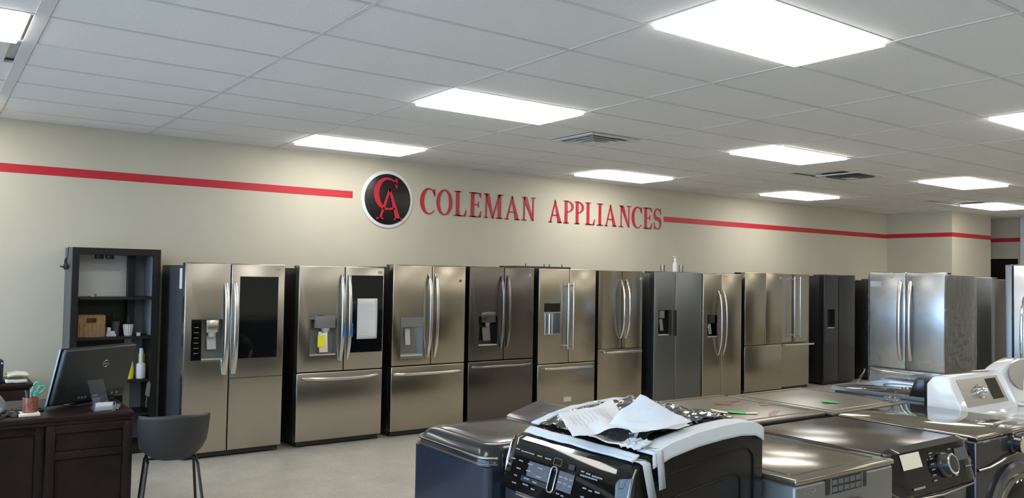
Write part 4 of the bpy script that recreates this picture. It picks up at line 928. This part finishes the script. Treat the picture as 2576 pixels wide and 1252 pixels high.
text('logo_text', 'DELL', 0.0145, 'satin', t, (0.045, ly - 0.002, lz), (PI / 2 + ang, 0, 0))
MB().prism([(0.02, 0.0), (0.09, 0.0), (0.05, 0.08), (-0.01, 0.20), (-0.03, 0.20)], -0.07, 0.07, 'x', 0.004).build('stand', 'black_plastic', t)
B('stand_base', 'black_plastic', t, -0.13, 0.13, -0.06, 0.13, 0.0, 0.010, 0.004)
# pen cup with scissors
t = thing('pen_cup', 'glittery copper pen cup standing on a cream pad on the desk', 'cup', (0.552, 5.675, DT + 0.017))
MB().lathe([(0.040, 0), (0.041, 0.004), (0.041, 0.088), (0.038, 0.088), (0.038, 0.006), (0.01, 0.006)], n=28).build('cup_body', 'copper', t)
for k, (dx, dy, lx, ly_, h, mm) in enumerate([(-0.02, 0.0, -0.014, 0.0, 0.13, 'grey_plastic'), (-0.012, 0.012, 0.002, 0.01, 0.125, 'black_plastic'), (0.0, 0.0, 0.006, 0.004, 0.135, 'light_plastic')]):
    p = MB().tube([(dx * 0.4, dy * 0.4, 0.01), (dx + lx * 0.4, dy + ly_, h)], 0.004, 8).build('pen', mm); tag(p, ['grey pen leaning left in the copper cup', 'black pen in the copper cup', 'light pen in the middle of the copper cup'][k], 'pen', 'pens in the copper cup')
    p.location = t.location
sc = thing('scissors', 'scissors with teal handles standing in the copper cup', 'scissors', (0.552 + 0.018, 5.675, DT + 0.017), 0.25)
m = MB(); m.prism([(-0.006, 0.012), (0.002, 0.012), (0.012, 0.10), (-0.002, 0.10)], -0.002, 0.0, 'y'); m.build('blade', 'chrome', sc)
m = MB(); m.prism([(-0.004, 0.012), (0.004, 0.012), (0.010, 0.10), (-0.004, 0.10)], 0.0005, 0.0025, 'y'); m.build('blade', 'chrome', sc)
def loop(cx_, cz_, rx, rz_, a, y):
    ca, sa = math.cos(a), math.sin(a)
    return [(cx_ + rx * math.cos(q) * ca - rz_ * math.sin(q) * sa, y, cz_ + rx * math.cos(q) * sa + rz_ * math.sin(q) * ca) for q in [2 * PI * k / 24 for k in range(24)]]
b = MB().tube(loop(0.010, 0.145, 0.017, 0.034, -0.35, 0.0), 0.0055, 8, closed=True); b.tube([(0.002, 0, 0.092), (0.004, 0, 0.118)], 0.007, 8); b.build('finger_loop', 'teal', sc)
b = MB().tube(loop(0.036, 0.128, 0.016, 0.030, -0.9, 0.003), 0.0055, 8, closed=True); b.tube([(0.006, 0.002, 0.092), (0.018, 0.003, 0.112)], 0.007, 8); b.build('finger_loop', 'teal', sc)
tag(B('note_pad', 'paper_cream', None, 0.490, 0.600, 5.600, 5.725, DT + 0.001, DT + 0.016, 0.002), 'cream paper pad under the copper pen cup', 'notepad')
# clear acrylic holders
t = thing('card_holder', 'clear acrylic business card holder on the desk front edge', 'card holder', (0.885, 5.585, DT))
for nm, a in (('base', (0, 0.125, 0.0, 0.085, 0.0, 0.004)), ('front_lip', (0, 0.125, 0.0, 0.004, 0.004, 0.032)), ('side', (0.0, 0.004, 0.004, 0.08, 0.004, 0.052)), ('side', (0.121, 0.125, 0.004, 0.08, 0.004, 0.052))): B(nm, 'acrylic', t, *a, 0.001, 1)
MB().poly([(0.004, 0.05, 0.004), (0.121, 0.05, 0.004), (0.121, 0.082, 0.075), (0.004, 0.082, 0.075)], [(0, 1, 2, 3)])
for k in range(4): tag(MB().box(0.895 + 0.004 * k, 0.990 + 0.003 * k, 5.597 + 0.008 * k, 5.5985 + 0.008 * k, DT + 0.006, DT + 0.052).build('business_card', 'paper'), ['white business card at the front of the clear holder', 'second white business card in the clear holder', 'third white business card in the clear holder', 'white business card at the back of the clear holder'][k], 'card', 'cards in the clear holder')
t = thing('display_stand', 'tilted clear acrylic phone stand behind the card holder', 'stand', (0.88, 5.70, DT), 0.2)
MB().poly([(0.0, 0.0, 0.02), (0.10, 0.0, 0.02), (0.09, -0.0, 0.16), (-0.015, 0.0, 0.16)], [(0, 1, 2, 3)]).__class__
b = MB(); b.prism([(0.02, 0.03), (0.115, 0.03), (0.075, 0.185), (-0.02, 0.185)], 0.0, 0.004, 'y'); b.build('back_plate', 'acrylic', t)
B('foot_plate', 'acrylic', t, 0.01, 0.12, -0.02, 0.06, 0.0, 0.004); B('front_lip', 'acrylic', t, 0.02, 0.115, -0.02, -0.016, 0.004, 0.028); B('support', 'acrylic', t, 0.05, 0.054, 0.004, 0.05, 0.004, 0.06)
b = MB().lathe([(0.004, 0.0), (0.017, 0.004), (0.022, 0.018), (0.017, 0.030), (0.004, 0.034)], (1.03, 5.66, DT), 18); tag(b.build('glass_pebble', 'acrylic'), 'small clear glass ball right of the card holder', 'ornament')
# telephone handset and mouse at the left edge
t = thing('barcode_scanner', 'grey curved hand scanner in its stand at the left edge of the desk', 'scanner', (0.385, 5.655, DT))
MB().tube([(-0.02, 0, 0.026), (0.0, 0, 0.026), (0.03, 0, 0.05), (0.02, 0, 0.09), (-0.01, -0.005, 0.13), (-0.05, -0.01, 0.15)], (0.018, 0.024), 12, flat=(0, 1, 0)).build('grip', 'grey_plastic', t)
MB().lathe([(0.05, 0), (0.048, 0.012), (0.02, 0.018)], n=24).build('stand_base', 'black_plastic', t)
MB().lathe([(0.018, 0), (0.016, 0.004), (0.006, 0.006)], (-0.012, -0.028, 0.125), 16, 'y').build('lens', 'trim_white', t)
b = MB().grid(lambda u, v: (0.055 * (u - 0.5) * math.sqrt(max(0.02, 1 - (2 * v - 1) ** 4)), 0.10 * (v - 0.5), 0.002 + 0.032 * max(0, 1 - (2 * u - 1) ** 2) ** 0.6 * max(0, 1 - (2 * v - 1) ** 2) ** 0.5), 14, 18).build('computer_mouse', 'black_plastic')
b.location = (0.465, 5.665, DT); b.rotation_euler = (0, 0, 0.7); tag(b, 'black computer mouse beside the hand scanner', 'mouse')
t = thing('keyboard', 'black keyboard lying on the desk behind the pen cup', 'keyboard', (0.50, 5.765, DT + 0.001), 0.05)
B('base', 'black_plastic', t, -0.14, 0.14, 0, 0.12, 0, 0.014, 0.004)
for r in range(4):
    for c in range(10): B('key', 'black_plastic', t, -0.13 + c * 0.026, -0.108 + c * 0.026, 0.012 + r * 0.026, 0.033 + r * 0.026, 0.0142, 0.019)

# chair
t = thing('bucket_chair', 'dark grey bucket chair with thin black legs beside the desk', 'chair', (1.325, 5.50, 0), -0.16)
def shell(u, v):
    a = 2 * u - 1                                # across
    if v < 0.5:
        s = v / 0.5; y = 0.24 - 0.40 * s; z = 0.475 - 0.025 * math.sin(s * PI) ; hw = 0.165 + 0.025 * s; rise = 0.02 + 0.09 * s
    else:
        s = (v - 0.5) / 0.5; y = -0.16 - 0.10 * math.sin(s * PI / 2) - 0.035 * s; z = 0.475 + 0.285 * s ** 1.05; hw = 0.190 + 0.012 * s; rise = 0.09 * (1 - s)
    return (a * hw, y + (0.11 * min(1, v * 1.2)) * abs(a) ** 2.6 * (1.0 if v >= 0.5 else v * 1.2), z + rise * abs(a) ** 3 - (0.018 * a * a if v > 0.97 else 0))
MB().grid(shell, 20, 28).build('seat_shell', 'leatherette', t, thick=0.022)
for s in (-1, 1):
    x = 0.125 * s
    MB().tube([(x + 0.075 * s, -0.27, 0.006), (x + 0.022 * s, -0.145, 0.43), (x + 0.016 * s, -0.12, 0.452), (x + 0.016 * s, 0.10, 0.452), (x + 0.022 * s, 0.125, 0.43), (x + 0.06 * s, 0.22, 0.006)], 0.009, 10).build('leg_frame', 'black_plastic', t)
MB().tube([(-0.141, -0.02, 0.452), (0.141, -0.02, 0.452)], 0.008, 8).build('cross_bar', 'black_plastic', t)

# ---------------------------------------------------------------- bookcase against the wall and its contents
t = thing('bookcase', 'tall black bookcase with open shelves against the wall', 'bookcase', (1.03, 7.85, 0))
bw, bh, bd = 0.722, 1.825, 0.365
B('side_panel', 'grey_laminate', t, 0, 0.012, 0, bd, 0, bh, 0.002, 1, label='grey outer face of the left side'); B('side_panel', 'black_wood', t, 0.012, 0.062, 0.0, bd, 0, bh)
B('side_panel', 'black_wood', t, bw - 0.062, bw, 0, bd, 0, bh); B('top_panel', 'black_wood', t, 0.062, bw - 0.062, 0, bd, bh - 0.058, bh)
B('plinth', 'black_wood', t, 0.062, bw - 0.062, 0.02, bd, 0, 0.08)
for z in (1.372, 1.022, 0.64, 0.34): B('shelf', 'black_wood', t, 0.062, bw - 0.062, 0.012, bd - 0.012, z, z + 0.022)
B('divider', 'black_wood', t, 0.505, 0.565, bd - 0.10, bd - 0.012, 1.394, bh - 0.058); B('divider', 'black_wood', t, 0.505, 0.565, bd - 0.10, bd - 0.012, 1.044, 1.372)
B('back_panel', 'board_white', t, 0.062, 0.505, bd - 0.012, bd - 0.006, 1.394, bh - 0.058, label='light grey back panel of the top compartment')
B('back_panel', 'black_wood', t, 0.062, 0.505, bd - 0.012, bd - 0.006, 0.08, 1.372); B('back_panel', 'blue_grey', t, 0.565, bw - 0.062, bd - 0.012, bd - 0.006, 0.08, bh - 0.058)
B('side_lining', 'blue_grey', t, bw - 0.0635, bw - 0.0622, 0.03, bd - 0.02, 1.40, bh - 0.062); B('side_lining', 'blue_grey', t, bw - 0.0635, bw - 0.0622, 0.03, bd - 0.02, 1.05, 1.37)
for x in (0.20, 0.285): MB().lathe([(0.030, 0.0), (0.036, 0.006), (0.036, 0.034), (0.03, 0.036)], (x + 0.03, 0.10, bh - 0.095), 20).build('cabinet_lamp', 'black_plastic', t)
S2 = 1.044
t = thing('wicker_basket', 'brown woven basket with cut-out grip on the bookcase shelf', 'basket', (1.105, 7.90, S2 + 0.001))
b = MB()
bx, by, bz = 0.215, 0.23, 0.185
b.box(0, bx, 0, 0.008, 0, 0.125); b.box(0, 0.065, 0, 0.008, 0.125, bz); b.box(0.145, bx, 0, 0.008, 0.125, bz); b.box(0.065, 0.145, 0, 0.008, 0.168, bz)
b.box(0, 0.008, 0.008, by, 0, bz); b.box(bx - 0.008, bx, 0.008, by, 0, bz); b.box(0.008, bx - 0.008, by - 0.008, by, 0, bz); b.box(0.008, bx - 0.008, 0.008, by - 0.008, 0, 0.008)
b.build('basket_body', 'wicker', t, smooth=False)
for k in range(7): MB().tube([(0.015 + k * 0.031, -0.001, 0.004), (0.015 + k * 0.031, -0.001, 0.120)], 0.003, 6).build('weave_rib', 'wicker', t)
MB().tube([(p[0], p[1], bz) for p in rrect(0.002, bx - 0.002, 0.002, by - 0.002, 0.006, 2)], 0.006, 6, closed=True).build('rim', 'wicker', t)
for k, (x0, x1, z0, z1) in enumerate([(1.335, 1.415, 0, 0.02), (1.338, 1.405, 0.0205, 0.045), (1.342, 1.372, 0.0455, 0.078)]):
    tag(B('paper_stack', 'paper', None, x0, x1, 7.93, 8.02, S2 + 0.001 + z0, S2 + 0.001 + z1, 0.002, 1), ['lowest white box beside the basket on the shelf', 'middle white box beside the basket on the shelf', 'topmost small white box beside the basket on the shelf'][k], 'box', 'white boxes on the shelf')
def pot(label, x, y, r, h, m, ribs, leaf):
    t = thing('plant_pot', label, 'plant', (x, y, S2 + 0.001))
    MB().lathe([(r * 0.75, 0), (r, h), (r - 0.004, h), (r * 0.75, 0.012)], n=24).build('pot', m, t)
    if ribs:
        for k in range(14):
            a = 2 * PI * k / 14; MB().tube([(r * 0.76 * math.cos(a), r * 0.76 * math.sin(a), 0.006), (1.01 * r * math.cos(a), 1.01 * r * math.sin(a), h - 0.004)], 0.003, 6).build('rib', 'trim_white', t)
    random.seed(int(x * 100))
    for k in range(leaf):
        a = random.uniform(0, 2 * PI); l = random.uniform(0.04, 0.09); e = random.uniform(0.01, 0.03); sx, sy = math.cos(a), math.sin(a)
        q = MB(); q.poly([(-sy * 0.002, sx * 0.002, h - 0.01), (sy * 0.002, -sx * 0.002, h - 0.01), (sx * e * 0.6 + sy * 0.007, sy * e * 0.6 - sx * 0.007, h + l * 0.5), (sx * e, sy * e, h + l), (sx * e * 0.6 - sy * 0.007, sy * e * 0.6 + sx * 0.007, h + l * 0.5)], [(0, 1, 2, 3, 4)])
        q.build('leaf', 'leaf', t, smooth=False, thick=0.001)
pot('dark pot with a dark plant in the middle of the bookcase shelf', 1.43, 8.05, 0.036, 0.125, 'grey_laminate', False, 16)
pot('white ribbed pot with a dark plant at the right of the bookcase shelf', 1.525, 8.00, 0.042, 0.100, 'trim_white', True, 16)
tag(B('small_card', 'paper', None, 1.585, 1.615, 7.93, 7.945, S2 + 0.001, S2 + 0.028), 'tiny white card standing at the right end of the basket shelf', 'card')
tag(B('small_ornament', 'grey_plastic', None, 1.235, 1.255, 7.97, 7.99, 1.395, 1.42, 0.003), 'tiny dark cube on the top bookcase shelf', 'ornament')
tag(B('small_ornament', 'paper', None, 1.208, 1.234, 7.97, 7.99, 1.395, 1.41, 0.003), 'tiny white block on the top bookcase shelf', 'ornament')
S3 = 0.663
t = thing('squeeze_bottle', 'yellow bottle with white pointed top on the lower bookcase shelf', 'bottle', (1.535, 7.93, S3))
MB().lathe([(0.030, 0), (0.033, 0.01), (0.032, 0.10), (0.026, 0.15), (0.0225, 0.175)], n=24).build('bottle_body', 'yellow', t); MB().lathe([(0.0225, 0.175), (0.018, 0.20), (0.008, 0.265), (0.005, 0.27)], n=20).build('cap', 'paper', t)
t = thing('spray_bottle', 'white bottle with tall narrow neck on the lower bookcase shelf', 'bottle', (1.628, 7.93, S3))
MB().lathe([(0.038, 0), (0.040, 0.008), (0.040, 0.115), (0.036, 0.130), (0.016, 0.140), (0.016, 0.268), (0.014, 0.27)], n=28).build('bottle_body', 'paper', t)
t = thing('squeeze_bottle', 'yellow bottle half hidden behind the tall white bottle', 'bottle', (1.652, 8.03, S3))
MB().lathe([(0.026, 0), (0.028, 0.01), (0.028, 0.20), (0.016, 0.235), (0.012, 0.26)], n=24).build('bottle_body', 'yellow', t)
MB().lathe([(0.013, 0.26), (0.013, 0.275), (0.008, 0.278)], n=16).build('cap', 'black_plastic', t)
t = thing('hang_tag', 'patterned grey tag hanging at the front of the bookcase', 'tag', (1.652, 7.838, 0.50))
MB().prism([(0, 0.02), (0.035, 0.0), (0.045, 0.11), (0.032, 0.145), (0.012, 0.125)], 0, 0.003, 'y').build('tag_sheet', 'grey_plastic', t); MB().tube([(0.03, 0.001, 0.14), (0.034, 0.006, 0.175)], 0.0015, 6).build('cord', 'black_plastic', t)
MB().tube([(0.018, 0.002, 0.01), (0.010, 0.004, -0.05), (0.014, 0.004, -0.09)], 0.003, 6).build('tassel', 'grey_plastic', t)
t = thing('headset', 'black headset hanging on the left side of the bookcase', 'headset', (1.018, 7.93, 1.64))
MB().tube([(0.0, 0.0, 0.19), (-0.004, 0.0, 0.12), (-0.010, 0.02, 0.06)], 0.003, 6).build('cord', 'black_plastic', t)
MB().tube([(-0.012, 0.05, 0.02), (-0.02, 0.04, 0.065), (-0.02, 0.0, 0.085), (-0.02, -0.04, 0.065), (-0.012, -0.05, 0.02)], 0.007, 8).build('headband', 'black_plastic', t)
for y in (-0.05, 0.05): MB().lathe([(0.012, 0.0), (0.028, -0.008), (0.028, -0.022), (0.01, -0.03)], (-0.002, y, 0.018), 18, 'x').build('ear_cup', 'black_plastic', t)
MB().tube([(-0.015, -0.05, 0.018), (-0.05, -0.07, 0.012), (-0.07, -0.075, 0.02)], 0.006, 8).build('microphone', 'black_plastic', t)

# ---------------------------------------------------------------- low dark cabinet at the far left and things on it
t = thing('low_cabinet', 'low dark wooden cabinet against the wall at the left edge', 'cabinet', (-0.25, 7.62, 0))
B('body', 'dark_wood', t, 0.02, 0.985, 0.02, 0.56, 0.0, 0.672); MB().box(0, 1.012, 0, 0.58, 0.672, 0.705, 0.006, 2).build('cabinet_top', 'dark_wood', t)
for k in range(2):
    o = B('door', 'dark_wood', t, 0.03 + k * 0.475, 0.495 + k * 0.475, 0.002, 0.021, 0.06, 0.655, 0.003); MB().lathe([(0.012, 0), (0.014, 0.02)], (0.46 + k * 0.08, 0.002, 0.45), 14, 'y').build('knob', 'satin_dark', o)
for k in range(2):
    o = MB().grid(lambda u, v, k=k: (0.57 + 0.01 * k + 0.15 * u, 7.66 + 0.20 * v, 0.7075 + 0.05 * k + 0.012 * abs(noise.noise(Vector((u * 5, v * 5, k * 4)))) + 0.026 * (0.5 - abs(u - 0.5)) * k), 14, 14).build('crumpled_paper', 'paper_cream', thick=0.025 if k == 0 else 0.018)
    o.location.z = 0.0135 if k == 0 else 0.008
    tag(o, ['lower crumpled cream paper on the low cabinet', 'upper crumpled cream paper on the low cabinet'][k], 'paper', 'papers on the low cabinet')
t = thing('network_box', 'black upright router with blue light on the low cabinet', 'router', (0.44, 7.70, 0.7055))
MB().box(0, 0.115, 0, 0.15, 0.0, 0.19, 0.012, 3).build('case', 'black_plastic', t); B('indicator_light', 'blue_led', t, 0.098, 0.108, -0.002, 0.002, 0.160, 0.172)
B('badge', 'legend', t, 0.055, 0.075, -0.002, 0.002, 0.155, 0.175)
